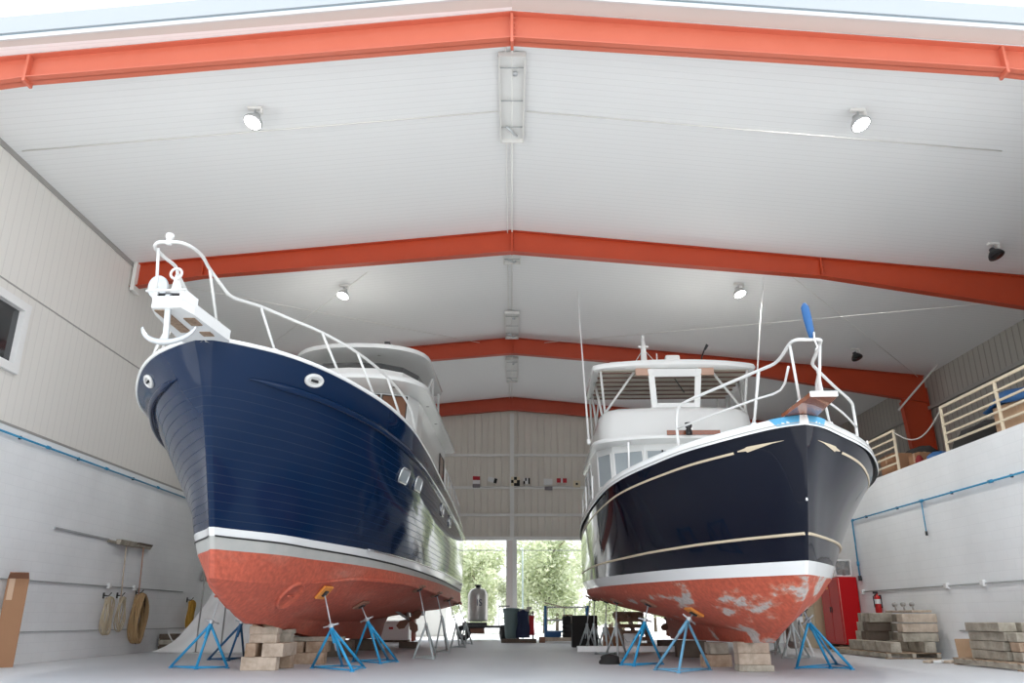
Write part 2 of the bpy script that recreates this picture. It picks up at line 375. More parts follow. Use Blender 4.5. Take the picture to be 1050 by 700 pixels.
# front end walls beside the wide opening
b = MB()
for s in (-1, 1): b.prism([(s * 10.3, YF - .1, 0), (s * 15.3, YF - .1, 0), (s * 15.3, YF - .1, zr(15.3)), (s * 10.3, YF - .1, zr(10.3))], (0, .2, 0))
struct('wall_front', b, M_PANEL)
b = MB(); b.box((-15.3, 24, 4.7), (.2, 25.8, 9.4)); struct('wall_left_outer', b, M_PANEL)

# back wall of ribbed sheet above a wide doorway
DX, DZ = 7.6, 4.22
def ribs(x0, x1):
    xs = []; x = x0
    while x < x1 - .31:
        xs += [(x, 0), (x + .24, 0), (x + .255, .035), (x + .295, .035)]; x += .31
    xs += [(x1, 0)]; return xs
b = MB()
def sheet(x0, x1, zlo, zhi):
    r = ribs(x0, x1)
    b.grid([[(x, YB - d, zlo) for x, d in r], [(x, YB - d, zhi(x)) for x, d in r]], smooth=False)
sheet(-15.3, -DX, 0, zr); sheet(-DX, 0, DZ, zr); sheet(0, DX, DZ, zr); sheet(DX, 15.3, 0, zr)
b.box((0, YB + .1, DZ + .1), (DX * 2, .16, .2)); struct('wall_back', b, M_BACK)
# doorway: header trim + jambs, wide centre column
b = MB(); b.box((0, YB - .05, DZ + .02), (DX * 2 + .2, .2, .16))
for s in (-1, 1): b.box((s * DX, YB - .05, DZ / 2), (.16, .2, DZ))
struct('door_1', b, M_TRIM)
b = MB(); b.box((0, YB - .12, (DZ + 10.0) / 2), (.19, .19, 10.0 - DZ), bev=.01)
struct('wall_post', b, M_TRIM)
b = MB()
b.box((-.12, YB + .15, 2.1), (.28, .3, 4.2), bev=.01); b.box((.12, YB + .05, 2.1), (.2, .3, 4.2), bev=.01, mi=1)
struct('door_column', b, [mat('pinkish_column', (.72, .66, .63), .6), M_TRIM])
for i, z in enumerate((8.02, 6.52, 5.28)):
    b = MB()
    for s in (-1, 1): b.box((s * 7.6, YB - .09, z), (15.0, .10, .11), bev=.008)
    struct('wall_girt', b, M_TRIM)

# ------------------------------------------------------------------ roof frames
def depth(x):
    x = abs(x)
    return .60 - .09 * x / 8.2 if x < 8.2 else .51 + .5 * (x - 8.2) / 7.0
def beam(y, label):
    MR = M_REDLIT if y < 12 else M_RED
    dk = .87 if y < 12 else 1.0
    t = thing('roof_beam', label, 'beam', (0, y + (.10 if y < 12 else 0), 0), -.0135 if y < 12 else 0)
    for s in (-1, 1):
        xe = 15.1 if s > 0 else (15.1 if y > 12 else 15.1)
        m_ = MB(); xs = [0, 4.1, 8.2, 11.6, xe]
        up = [(s * x, zr(x) - .03) for x in xs]; lo = [(s * x, zr(x) - .03 - depth(x) * dk) for x in xs]
        m_.prism([(x, -.012, z) for x, z in up + lo[::-1]], (0, .024, 0))
        for (A, ofs) in ((up, 0), (lo, .018)):
            for k in range(len(A) - 1):
                (xa, za), (xb, zb) = A[k], A[k + 1]
                m_.prism([(xa, -.12, za), (xb, -.12, zb), (xb, -.12, zb + .018), (xa, -.12, za + .018)], (0, .24, 0))
        m_.build('rafter', MR, t)
        for x in ((8.2, 4.1) if y > 12 else (8.2,)):
            if x == 4.1: continue
            p = MB(); zc = zr(x) - .03 - depth(x) / 2
            p.box((s * x, 0, zc), (.05, .235, depth(x)), bev=.004)
            for q in range(4):
                p.lathe([(0, .03), (.014, .03), (.014, 0)], (s * (x + .026), -.07, zc - depth(x) * .36 + q * depth(x) * .24), (1, 0, 0), 6)
            p.build('splice_plate', MR, t)
        if y > 12 or True:
            c = MB(); xi, xo = 14.15, 15.1
            c.prism([(s * xi, -.014, zr(15) - .9), (s * xo, -.014, zr(15) - .2), (s * xo, -.012, 0.0), (s * (xo - .45), -.012, 0.0)], (0, .028, 0))
            c.prism([(s * (xi - .02), -.12, zr(15) - 1.0), (s * xi, -.12, zr(15) - 1.0), (s * (xo - .43), -.12, 0), (s * (xo - .45), -.12, 0)], (0, .24, 0))
            c.box((s * xo, 0, 4.4), (.02, .24, 8.8)); c.build('column', MR, t)
    p = MB(); p.box((0, 0, RIDGE - .035 - .31), (.05, .235, .60), bev=.004)
    for q in range(5): p.lathe([(0, .03), (.014, .03), (.014, 0)], (.026, -.07, RIDGE - .12 - q * .11), (1, 0, 0), 6)
    p.build('ridge_plate', MR, t)
    return t
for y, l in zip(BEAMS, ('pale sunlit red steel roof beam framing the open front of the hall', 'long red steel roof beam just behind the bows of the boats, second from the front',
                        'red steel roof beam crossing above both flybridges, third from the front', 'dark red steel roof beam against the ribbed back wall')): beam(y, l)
# bracket where the second beam meets the left partition
b = MB(); b.box((XL + .06, 19.4, zr(10) - .4), (.10, .36, .80), bev=.01); struct('trim_4', b, M_TRIM)

# ridge beam conduit and vents
b = MB(); b.tube([(.0, YF + .3, RIDGE - .06), (0, YB - .3, RIDGE - .06)], 0.018); b.tube([(-.12, YF + .3, RIDGE - .05), (-.12, YB - .3, RIDGE - .05)], .012)
tag(b.build('ridge_conduit', M_TRIM, None), 'thin pale twin conduit running along the ridge under the ceiling', 'conduit')
def vent(y0, y1, label):
    t = thing('ridge_vent', label, 'vent', (0, (y0 + y1) / 2, RIDGE - .06), group='ridge vents along the ceiling'); L = y1 - y0
    f = MB()
    for s in (-1, 1): f.box((s * .24, 0, -.04), (.03, L, .10), bev=.005); f.box((0, s * L / 2, -.04), (.5, .03, .10), bev=.005)
    f.build('frame', M_TRIM, t)
    p = MB(); p.box((0, 0, .005), (.46, L - .04, .02)); p.build('throat', mat('vent_shade', (.74, .74, .72), .6), t)
    for k in (-.38, -.02, .3):
        r = MB(); r.tube([(-.22, k * L, -.07), (.22, k * L, -.07)], .012); r.build('crossbar', M_COND, t)
    c = MB(); c.tube([(-.12, .30 * L, -.06), (.05, .36 * L, -.13), (.1, .42 * L, -.06)], .03); c.build('damper_arm', M_GALV, t); c = MB(); c.lathe([(0, 0), (.05, 0), (.05, .05), (0, .05)], (.06, -.33 * L, -.12)); c.build('damper_motor', M_GALV, t)
for y0, y1, l in ((12.1, 14.9, 'long louvred ridge vent between the two front roof beams'), (19.65, 21.2, 'square ridge vent right behind the second roof beam'),
                  (25.2, 27.8, 'ridge vent just in front of the third roof beam'), (30.3, 33.6, 'small far ridge vent before the back wall')): vent(y0, y1, l)

def lamp(px, Y, on, label):
    r = ray(*px); k = (RIDGE - CAM_H) / (r.z + SLOPE * abs(r.x)); x, Y = r.x * k, r.y * k; z = zr(x)      # where the fitting meets the liner
    t = thing('ceiling_lamp', label, 'lamp', (x, Y, z), group='round lamps on the ceiling')
    j = MB(); j.box((0, 0, -.03), (.28, .10, .06), bev=.01); j.box((.13, 0, -.10), (.05, .06, .1), bev=.008); j.build('junction_box', M_TRIM, t)
    s = MB(); s.tube([(0, 0, -.05), (0, 0, -.14), (.0, -.02, -.20)], .018); s.build('stem', M_GALV, t)
    ax = Vector((-.25 * (1 if x > 0 else -1), .30, 1)).normalized(); o = Vector((0, -.02, -.33)); h = MB()
    h.lathe([(0, .20), (.06, .20), (.08, .13), (.12, .10), (.17, .03), (.19, -.02), (.19, -.045), (.165, -.045)], o, ax, 24); h.build('reflector', M_HOUSING if on else M_BLK, t)
    e = MB(); e.lathe([(.166, -.045), (.10, -.062), (0, -.068)], o, ax, 24); e.build('lens', M_LAMP if on else M_LAMPOFF, t)
    if on:
        L = bpy.data.lights.new('lamp_glow', 'SPOT'); L.energy = 200 if x < 0 and Y > 20 else 480; L.shadow_soft_size = .15; L.spot_size = 2.3; L.spot_blend = .9; L.color = (1, .97, .92)
        lo = bpy.data.objects.new('lamp_glow', L); COL.objects.link(lo); lo.parent = t; lo.location = o + ax * -.1
for px, Y, on, l in (((262, 110), 0, 1, 'lit round ceiling lamp at upper left near the front beam'), ((879, 112), 0, 1, 'lit round ceiling lamp at upper right near the front beam'),
                     ((353, 292), 0, 1, 'lit round ceiling lamp above the left boat, behind the second beam'), ((757, 290), 0, 1, 'lit round ceiling lamp above the right boat, behind the second beam'),
                     ((1018, 249), 0, 0, 'dark unlit round lamp at the far right in front of the second beam'), ((877, 357), 0, 0, 'dark unlit round lamp at right in front of the third beam')): lamp(px, Y, on, l)
# thin conduits and brace rods under the liner
def rod(a, b_, r, m_, label, name='brace_rod', cat='rod'):
    q = MB(); q.tube([a, b_], r, 6); tag(q.build(name, m_, None), label, cat)
for s, sd in ((-1, 'left'), (1, 'right')):
    rod((s * .3, 13.9, zr(.3) - .03), (s * 9.85, 13.9, zr(9.85) - .03), .014, M_TRIM, f'thin pale conduit feeding the front lamp on the {sd} roof slope', 'ceiling_conduit', 'conduit')
    rod((s * (7.6 if s > 0 else 4), 20.2, zr(7.6) - .10), (s * (14.8 if s > 0 else 9.8), 27.9, zr(14.8 if s > 0 else 9.8) - .12), .011, M_TRIM, f'thin steel brace rod running outwards on the {sd} roof slope behind the second beam')
    rod((s * (14.8 if s > 0 else 9.8), 20.2, zr(14.8 if s > 0 else 9.8) - .16), (s * 1.2, 27.9, zr(1.2) - .14), .010, M_TRIM, f'thin pale brace rod crossing the other rod on the {sd} roof slope')
rod((13.75, 27.6, 7.85), (14.9, 26.6, zr(14.9) - .03), .035, M_TRIM, 'short pale diagonal strut beside the red column above the mezzanine', 'diagonal_strut', 'strut')

# ------------------------------------------------------------------ hulls
class Hull:
    def __init__(s, root, rows, N=64, y0=12.0):
        s.root = root; s.rows = []; s.N = N; s.y0 = y0
        for pts in rows:
            Y = [p[0] for p in pts]; s.rows.append((Y[0], Y[-1], pchip(Y, [p[1] for p in pts]), pchip(Y, [p[2] for p in pts])))
    def rp(s, r, t):
        a, e, fb, fz = s.rows[r]; Y = a + (e - a) * t ** 1.7
        return Vector((fb(Y), Y - s.y0, fz(Y)))
    def panel(s, ids, t, v):
        """point on the smooth panel through the rows ids at cross fraction v"""
        P = [s.rp(i, t) for i in ids]; n = len(P) - 1
        if n == 1: return P[0].lerp(P[1], v)
        k = min(int(v * n), n - 1); f = v * n - k
        a = P[k - 1] if k > 0 else P[0] * 2 - P[1]; b_, c = P[k], P[k + 1]; d = P[k + 2] if k + 2 <= n else P[n] * 2 - P[n - 1]
        return .5 * ((2 * b_) + (c - a) * f + (2 * a - 5 * b_ + 4 * c - d) * f * f + (3 * b_ - a - 3 * c + d) * f ** 3)
    def skin(s, name, ids, m_, k=5, uv=False, label=None):
        J = max(1, (len(ids) - 1) * k); mb = MB(); uvs = []
        for sg in (-1, 1):
            rows = []
            for j in range(J + 1):
                r = []
                for i in range(s.N + 1):
                    p = s.panel(ids, i / s.N, j / J); r.append((p.x * sg, p.y, p.z)); uvs.append((p.y, j / J))
                rows.append(r)
            mb.grid(rows)
        n = (J + 1) * (s.N + 1)
        for j in range(J):       # stem face and transom strip
            for i in (0, s.N):
                a = j * (s.N + 1) + i; c = a + s.N + 1; mb.f.append([a, c, c + n, a + n]); mb.m.append(0); mb.sm.append(i == 0)
        if uv: mb.uv = uvs
        o = mb.build(name, m_, s.root)
        if label: o['label'] = label
        return o
    def curve(s, ids, v, t0, t1, n, sg, off=0.0, dz=0.0):
        out = []
        for i in range(n + 1):
            t = t0 + (t1 - t0) * i / n; p = s.panel(ids, t, v); out.append(Vector(((p.x + off) * sg, p.y, p.z + dz)))
        return out
    def tY(s, r, Y):
        a, e, _, _ = s.rows[r]; return max(0, min(1, (Y - a) / (e - a))) ** (1 / 1.7)
    def at(s, ids, Y, z, sg=1):
        """surface point and outward normal at distance Y, height z"""
        best = None
        for j in range(201):
            v = j / 200; t = s.tY(ids[min(int(v * (len(ids) - 1)), len(ids) - 1)], Y)
            for _ in range(4):
                p = s.panel(ids, t, v); q = s.panel(ids, min(1, t + .002), v); t = max(0, min(1, t + (Y - s.y0 - p.y) / max(1e-5, (q.y - p.y)) * .002))
            p = s.panel(ids, t, v)
            if best is None or abs(p.z - z) < best[0]: best = (abs(p.z - z), t, v, p)
        _, t, v, p = best
        du = s.panel(ids, min(1, t + .01), v) - s.panel(ids, max(0, t - .01), v); dv = s.panel(ids, t, min(1, v + .02)) - s.panel(ids, t, max(0, v - .02))
        n = du.cross(dv); n.normalize()
        if n.x < 0: n = -n
        return Vector((p.x * sg, p.y, p.z)), Vector((n.x * sg, n.y, n.z))
    def strip(s, name, ids, m_, segs, off=.006, par=None):
        """flush inlaid stripe: segs = list of [(t, v0, v1), ...]"""
        mb = MB()
        for sg in (-1, 1):
            for seg in segs:
                A = []; B = []
                for t, v0, v1 in seg:
                    for (v, L) in ((v0, A), (v1, B)):
                        p = s.panel(ids, t, v); L.append(Vector(((p.x + off) * sg, p.y - off, p.z)))
                mid = [(a + b_) / 2 + Vector((sg * .004, -.002, 0)) for a, b_ in zip(A, B)]
                mb.grid([A, mid, B])
        return mb.build(name, m_, par or s.root)
    def deck(s, r, dz, t0=.0, inset=.03, m_=None, name='deck'):
        mb = MB(); A = []; B = []
        for i in range(s.N + 1):
            p = s.rp(r, t0 + (1 - t0) * i / s.N); x = max(.01, p.x - inset); A.append((-x, p.y, p.z + dz)); B.append((x, p.y, p.z + dz))
        C = [(0, a[1], a[2] + .05) for a in A]; mb.grid([A, C, B]); return mb.build(name, m_ or M_WHITE, s.root)

def loc(root, p):
    c = math.cos(-root.rotation_euler.z); s_ = math.sin(-root.rotation_euler.z); x, y = p[0] - root.location.x, p[1] - root.location.y
    return Vector((x * c - y * s_, x * s_ + y * c, p[2]))
def mir(P): return [Vector((-p.x, p.y, p.z)) for p in P]

# ============================ left boat
BL = thing('motor_yacht', 'tall navy blue motor yacht with white flybridge and red bottom, standing on the left', 'boat', (-4.45, 12, 0), -math.atan(.016))
wlz = lambda Y: 2.17 - .0065 * (Y - 12)
wb = [(12.05, .04), (12.3, .17), (12.55, .33), (12.9, .56), (13.25, .74), (14.1, .99), (15, 1.27), (15.8, 1.50), (18, 1.90), (20.7, 2.15), (25, 2.32), (31, 2.32)]
RL = [
 [(10.90, .13, 4.73), (11.05, .36, 4.72), (11.2, .58, 4.71), (11.5, .95, 4.69), (12, 1.38, 4.64), (12.5, 1.68, 4.59), (13, 1.93, 4.53), (13.5, 2.13, 4.48), (14, 2.27, 4.44), (15, 2.42, 4.39), (16, 2.48, 4.36), (18, 2.5, 4.32), (20, 2.48, 4.28), (25, 2.42, 4.2), (31, 2.28, 4.06)],
 [(11.12, .07, 4.27), (11.3, .37, 4.27), (11.5, .62, 4.26), (12, 1.03, 4.24), (12.5, 1.35, 4.22), (13, 1.6, 4.19), (13.5, 1.80, 4.16), (14, 1.98, 4.12), (15, 2.22, 4.04), (16, 2.36, 3.98), (18, 2.46, 3.92), (20, 2.47, 3.88), (26, 2.42, 3.8), (31, 2.3, 3.72)],
 [(11.6, .05, 3.2), (12, .30, 3.2), (12.5, .63, 3.2), (13, .92, 3.19), (13.5, 1.17, 3.18), (14, 1.40, 3.17), (15, 1.77, 3.15), (16, 2.03, 3.12), (18, 2.32, 3.08), (20, 2.42, 3.05), (26, 2.42, 2.98), (31, 2.31, 2.92)],
 [(y, x, wlz(y)) for y, x in wb],
 [(y + .05, x * .97, wlz(y) - .125 - .006 * (y - 12)) for y, x in wb],
 [(y + .13, x * (.93 if y < 15 else .96), 1.86 - .004 * (y - 12) - (.0 if y < 18 else .003 * (y - 18))) for y, x in wb],
 [(12.28, .04, 1.45), (12.6, .19, 1.43), (13, .33, 1.42), (14, .66, 1.43), (15, 1.0, 1.50), (16.3, 1.42, 1.60), (18, 1.88, 1.60), (20.7, 2.14, 1.55), (25, 2.28, 1.45), (31.15, 2.25, 1.36)],
 [(13.0, .04, 1.12), (13.5, .16, 1.08), (14.5, .48, 1.10), (15.5, .75, 1.14), (16.5, .98, 1.17), (18, 1.2, 1.15), (20.7, 1.3, 1.1), (25, 1.4, 1.1), (31.1, 1.4, 1.16)],
 [(13.6, .05, .92), (14.4, .16, .88), (15, .25, .86), (16, .32, .86), (18, .33, .82), (20.7, .33, .8), (25, .3, .86), (31.1, .2, 1.06)],
 [(14.15, .06, .80), (14.6, .10, .79), (16, .12, .67), (18, .12, .52), (21, .12, .40), (26.6, .12, .30), (26.9, .10, .95), (31.1, .09, 1.05)],
]
HL = Hull(BL, RL, 72)
TOPL = [0, 1, 2, 3]
HL.skin('topsides', TOPL, M_NAVYPL, 6, uv=True, label='glossy navy planked topsides')
HL.skin('boot_stripe', [3, 4], M_WHITE, 2)
HL.skin('waterline_band', [4, 5], M_GREYBAND, 2)
HL.skin('bottom', [5, 6], M_ANTI_L, 3).name = 'bottom_side'
HL.skin('bottom', [6, 7, 8], M_ANTI_L, 5)
HL.skin('keel', [8, 9], M_ANTI_L, 3)
HL.strip('waterline_pinstripe', [3, 4], M_BLACK, [[(i / 60, .88, 1.08) for i in range(61)]], .008)
HL.deck(0, -.06, inset=.10)
# cap rail and guard rail
q = MB()
for sg in (-1, 1): q.tube(HL.curve(TOPL, 0, 0.02, 1, 70, sg, -.015, .01), .032, 8)
q.build('cap_rail', M_WHITE, BL)
for sg in (-1, 1):
    q = MB(); c = HL.curve(TOPL, 1 / 3, .085, 1, 70, sg, .015, 0); q.tube(c, [.012 + .05 * min(1, i / 4) for i in range(71)], 8); q.build('guard_rail', M_NAVY, BL)
q = MB(); t0 = HL.tY(6, 14.6)
for sg in (-1, 1): q.tube(HL.curve([6, 7], 0, t0, 1, 50, sg, .01, 0), [.006 + .035 * min(1, i / 8) for i in range(51)], 8)
q.build('spray_rail', M_ANTI_L, BL)
q = MB(); q.tube(HL.curve([3, 4], .0, .995, 0.4, 30, 1, .02), .02, 6); q.build('rub_strip', M_STEEL, BL)
# hawse holes
for sg in (-1, 1):
    p, n = HL.at(TOPL, 12.15, 4.45, sg); h = MB(); a = Vector((-n.y, n.x, 0)).normalized(); u = n.cross(a)
    P = [p + n * .012 + a * (.15 * math.cos(k * PI / 10)) + u * (.085 * math.sin(k * PI / 10)) for k in range(20)]
    h.tube(P, .032, 8, closed=True); ho = h.build('hawse_hole', M_WRAIL, BL)
    d = MB(); d.add([p + n * .012] + P, [(0, i + 1, (i + 1) % 20 + 1) for i in range(20)]); d.build('hawse_plate', M_WRAIL, ho)
    c = MB(); c.tube([p + n * .03 - a * .06, p + n * .03 + a * .06], .022, 6); c.build('slot', M_BLACK, ho)
# portlights in the port side
for (Y, z) in ((16.0, 3.58), (17.1, 3.58), (21.3, 3.56), (23.6, 3.52)):
    for sg in (1, -1):
        p, n = HL.at(TOPL, Y, z, sg); a = Vector((-n.y, n.x, 0)).normalized(); u = n.cross(a); w = MB()
        P = [p + n * .015 + a * (.27 * x) + u * (.14 * y_) for x, y_ in ((-1, -.6), (-.85, -1), (.85, -1), (1, -.6), (1, .6), (.85, 1), (-.85, 1), (-1, .6))]
        w.tube(P, .022, 6, closed=True); wo_ = w.build('portlight', M_STEEL, BL)
        g = MB(); g.add(P, [list(range(8))]); g.build('pane', M_GLASSL, wo_)
# bow thruster tunnel
for sg in (-1, 1):
    p, n = HL.at([6, 7, 8], 14.35, 1.26, sg); th = MB()
    th.lathe([(.27, -.06), (.285, .035), (.25, .045), (.235, .012), (0, .012)], p, n, 28); o = th.build('thruster_tunnel', M_ANTI_L, BL)
    pr = MB(); pr.tube([p + n * .03 + Vector((0, .16, 0)), p + n * .03 - Vector((0, .16, 0))], .02, 6); pr.build('tunnel_bar', M_ANTI_L, o)
# bow pulpit: moulded platform with two anchor slots
pl = MB(); zt = 4.72
def outl(z, g=0): return [(-.28 + g, -.90, z), (-.36 + g, -1.05, z), (-.26 + g, -2.10, z), (-.19 + g, -2.38, z), (.19 - g, -2.38, z), (.26 - g, -2.10, z), (.36 - g, -1.05, z), (.28 - g, -.90, z)]
pl.prism(outl(zt - .02), (0, 0, .16))
pl.build('bow_pulpit', M_WHITE, BL)
pu = bpy.data.objects['bow_pulpit']
for x, y0, y1 in ((-.11, -2.3, -1.45), (.15, -2.0, -1.72), (.15, -1.45, -1.28)):
    s_ = MB(); s_.box((x, (y0 + y1) / 2, zt - .025), (.15, y1 - y0, .02)); s_.build('anchor_slot', mat('rusty_slot', (.16, .10, .06), .8, noise=(20, .2, (.33, .24, .17))), pu)
for sg in (-1, 1):
    s_ = MB(); s_.prism([(sg * .20, -2.38, zt + .1), (sg * .27, -2.06, zt + .1), (sg * .27, -2.06, zt + .22), (sg * .20, -2.34, zt + .26)], (-sg * .05, 0, 0)); s_.build('roller_cheek', M_WHITE, pu)
s_ = MB(); s_.tube([(-.19, -2.26, zt + .19), (.19, -2.26, zt + .19)], .04, 10); s_.build('roller', M_BLK, pu)
# bow rail
zr_ = 5.5
half2 = [(0, -2.58, 5.54), (.15, -2.56, 5.54), (.25, -2.40, 5.54), (.265, -2.1, 5.55), (.23, -1.75, 5.53), (.33, -1.5, 5.38), (.43, -1.3, 5.28), (.62, -.65, 5.39), (.97, -.1, 5.37), (1.31, .4, 5.34), (1.76, 1.1, 5.22), (2.08, 2.3, 5.14), (2.36, 3.3, 4.86), (2.44, 3.9, 4.42)]
r = MB(); path = crom([Vector(p) for p in half2], 4)
full = mir(path)[::-1] + path[1:]
r.tube(full, .024, 8); ra = r.build('bow_rail', M_WRAIL, BL)
for sg in (-1, 1):
    for k, dy in ((4, 0), (7, .12), (9, .12), (10, .3), (11, .3)):
        tp = Vector(half2[k]); base = HL.rp(0, HL.tY(0, tp.y + 12.0 + dy)); base = Vector((base.x - .05, base.y, base.z + .02))
        if k == 4: base = Vector((.27, -1.35, zt + .13))
        s_ = MB(); s_.tube([(sg * tp.x, tp.y, tp.z), (sg * base.x, base.y, base.z)], .02, 8); s_.lathe([(0, .03), (.045, .03), (.05, 0)], (sg * base.x, base.y, base.z), (0, 0, 1), 10); s_.build('stanchion', M_WRAIL, ra)
    if sg < 0:
        s_ = MB(); s_.tube([(-.20, -2.42, 5.53), (-.23, -2.2, zt + .13)], .02, 8); s_.build('stanchion', M_WRAIL, ra)
s_ = MB(); s_.box((.0, -2.56, zr_ + .06), (.06, .06, .10), bev=.01); s_.lathe([(0, .06), (.05, .06), (.055, .03), (.05, 0), (0, 0)], (0, -2.56, zr_ + .10), (0, 0, 1), 12); s_.build('bow_light', M_WHITEP, ra)
# deckhouse
dh = MB()
front = [(0, 8.6), (.78, 8.64), (1.48, 8.92), (1.68, 9.6), (1.72, 10.3)]
def ring(z, rake, g=0): return [Vector((max(0, x - g) if x else 0, y - rake, z)) for x, y in front] + [Vector((1.72 - g, 17.0, z))]
rows = []
for z, rk in ((4.1, .55), (5.55, .18), (5.62, .15), (6.35, -.12), (6.62, -.18)):
    a = ring(z, rk); rows.append([Vector((-p.x, p.y, p.z)) for p in a][::-1] + a[1:])
dh.grid(rows, smooth=False); dho = dh.build('deckhouse', M_WHITE, BL)
def housewin(i, f0, f1, z0, z1, rk0, rk1, sg, off=.012):
    a0, a1 = ring(z0, rk0), ring(z1, rk1); P = []
    for (r_, f) in ((a0, f0), (a0, f1), (a1, f1), (a1, f0)):
        p = r_[i].lerp(r_[i + 1], f); P.append(Vector((p.x * sg, p.y, p.z)))
    n = (P[1] - P[0]).cross(P[3] - P[0]).normalized()
    if n.y > 0 and i < 4: n = -n
    if i >= 4: n = Vector((sg, 0, 0))
    w_ = MB(); Q = [p + n * off for p in P]; w_.tube(Q, .022, 6, closed=True); fo = w_.build('window', M_BLK, dho)
    g_ = MB(); g_.add(Q, [(0, 1, 2, 3)]); g_.build('pane', mat('brown_reflection_glass', (.20, .09, .05), .08, spec=.8), fo)  # brown interior reflection painted as the pane colour
for sg in (-1, 1):
    housewin(0, .06, .96, 5.80, 6.56, .10, -.16, sg); housewin(1, .05, .95, 5.80, 6.56, .10, -.16, sg)
    housewin(4, .72, .92, 5.3, 6.2, .24, -.06, sg)
def slab(name, halfw, yf, yb, z0, z1, m_, crown=.0, bulge=.9, par=BL, back=0.0):
    o = []
    for k in range(9):
        a = k / 8 * PI / 2; o.append((halfw * math.sin(a) ** .8, yf + bulge * (1 - math.cos(a) ** .8)))
    o += [(halfw * 1.0, yb - .4), (halfw * .96, yb - .12), (halfw * .85, yb)]
    ol = [(-x, y) for x, y in o][::-1] + o[1:]
    q_ = MB(); cx = lambda x: crown * (1 - (x / halfw) ** 2)
    ins = [(x * .985, yf + .02 + (y - yf) * .995) for x, y in ol]
    R = [[Vector((x * .9, y, z0 + cx(x))) for x, y in ins], [Vector((x, y, z0 + cx(x))) for x, y in ins], [Vector((x, y, (z0 + z1) / 2 + cx(x))) for x, y in ol], [Vector((x, y, z1 + cx(x))) for x, y in ins]]
    q_.grid(R[1:], smooth=True)
    n = len(ol); q_.add([Vector((x, y, z0 + cx(x))) for x, y in ins], [[i, n - 1 - i, n - 2 - i, i + 1] for i in range(n // 2)])
    q_.add([Vector((x, y, z1 + cx(x))) for x, y in ins], [[i, i + 1, n - 2 - i, n - 1 - i] for i in range(n // 2)])
    return q_.build(name, m_, par)
rf = slab('deckhouse_roof', 2.08, 7.5, 17.6, 6.64, 6.76, M_WHITE, .05, 1.5)
for x, y in ((-1.2, 8.35), (0, 7.85), (1.2, 8.35), (1.85, 10.4), (1.85, 12.6)):
    l_ = MB(); l_.lathe([(0, -.02), (.05, -.02), (.06, 0)], (x, y, 6.66)); l_.build('roof_light', M_BLK, rf)
# flybridge coaming, dark screen, hardtop
fb = MB(); fr_ = [(0, 8.1), (.8, 8.2), (1.35, 8.6), (1.68, 9.4), (1.75, 10.5), (1.78, 15.6)]
rows = []
for z, rk in ((6.78, 0), (7.16, -.12)):
    a = [Vector((x, y - rk, z)) for x, y in fr_]; rows.append([Vector((-p.x, p.y, p.z)) for p in a][::-1] + a[1:])
fb.grid(rows, smooth=False); fbo = fb.build('flybridge', M_WHITE, BL)
rows = []
for z, rk in ((7.165, -.13), (7.36, -.30)):
    a = [Vector((x * .985, y - rk, z)) for x, y in fr_[:5]]; rows.append([Vector((-p.x, p.y, p.z)) for p in a][::-1] + a[1:])
ws = MB(); ws.grid(rows, smooth=False); ws.build('wind_screen', M_GLASS, fbo)
ht = slab('hardtop', 1.95, 8.75, 13.8, 7.86, 7.98, M_WHITE, .06, 1.5)
for x, y in ((-.9, 9.6), (.55, 9.4), (1.2, 10.2)):
    l_ = MB(); l_.lathe([(0, -.03), (.05, -.03), (.06, 0)], (x, y, 7.90)); l_.build('roof_light', M_DKTRIM, ht)
for sg in (-1, 1):
    for (a, c) in (((sg * 1.72, 10.9, 7.1), (sg * 1.8, 11.8, 7.88)), ((sg * 1.72, 12.6, 7.1), (sg * 1.8, 11.9, 7.88)), ((sg * 1.74, 14.2, 7.1), (sg * 1.8, 13.5, 7.88))):
        s_ = MB(); s_.bar(a, c, .07, .10, bev=.015); s_.build('support', M_WHITE, ht)
l_ = MB(); l_.tube([(.9, 9.6, 7.98), (.88, 9.6, 8.2), (.78, 9.55, 8.3)], .025); l_.box((.74, 9.52, 8.3), (.16, .08, .05), bev=.01); l_.build('roof_antenna', M_BLK, ht)
l_ = MB(); l_.lathe([(.26, 0), (.28, .06), (.24, .14), (.1, .18), (0, .18)], (1.15, 10.1, 8.0)); l_.build('radar_dome', M_WHITE, ht)
# windlass, cleat, side rail aft
l_ = MB(); l_.lathe([(.09, 0), (.10, .06), (.06, .09), (.1, .16), (.1, .2), (0, .22)], (.55, .35, 4.66)); l_.build('windlass', M_WRAIL, BL)
l_ = MB()
tp = HL.curve(TOPL, 0, HL.tY(0, 23), HL.tY(0, 30), 24, 1, -.1, .72); l_.tube(tp, .02, 6); sr = l_.build('side_rail', M_WRAIL, BL)
for i in range(0, 25, 4):
    s_ = MB(); s_.tube([tp[i], tp[i] - Vector((0, 0, .72))], .018, 6); s_.build('stanchion', M_WRAIL, sr)
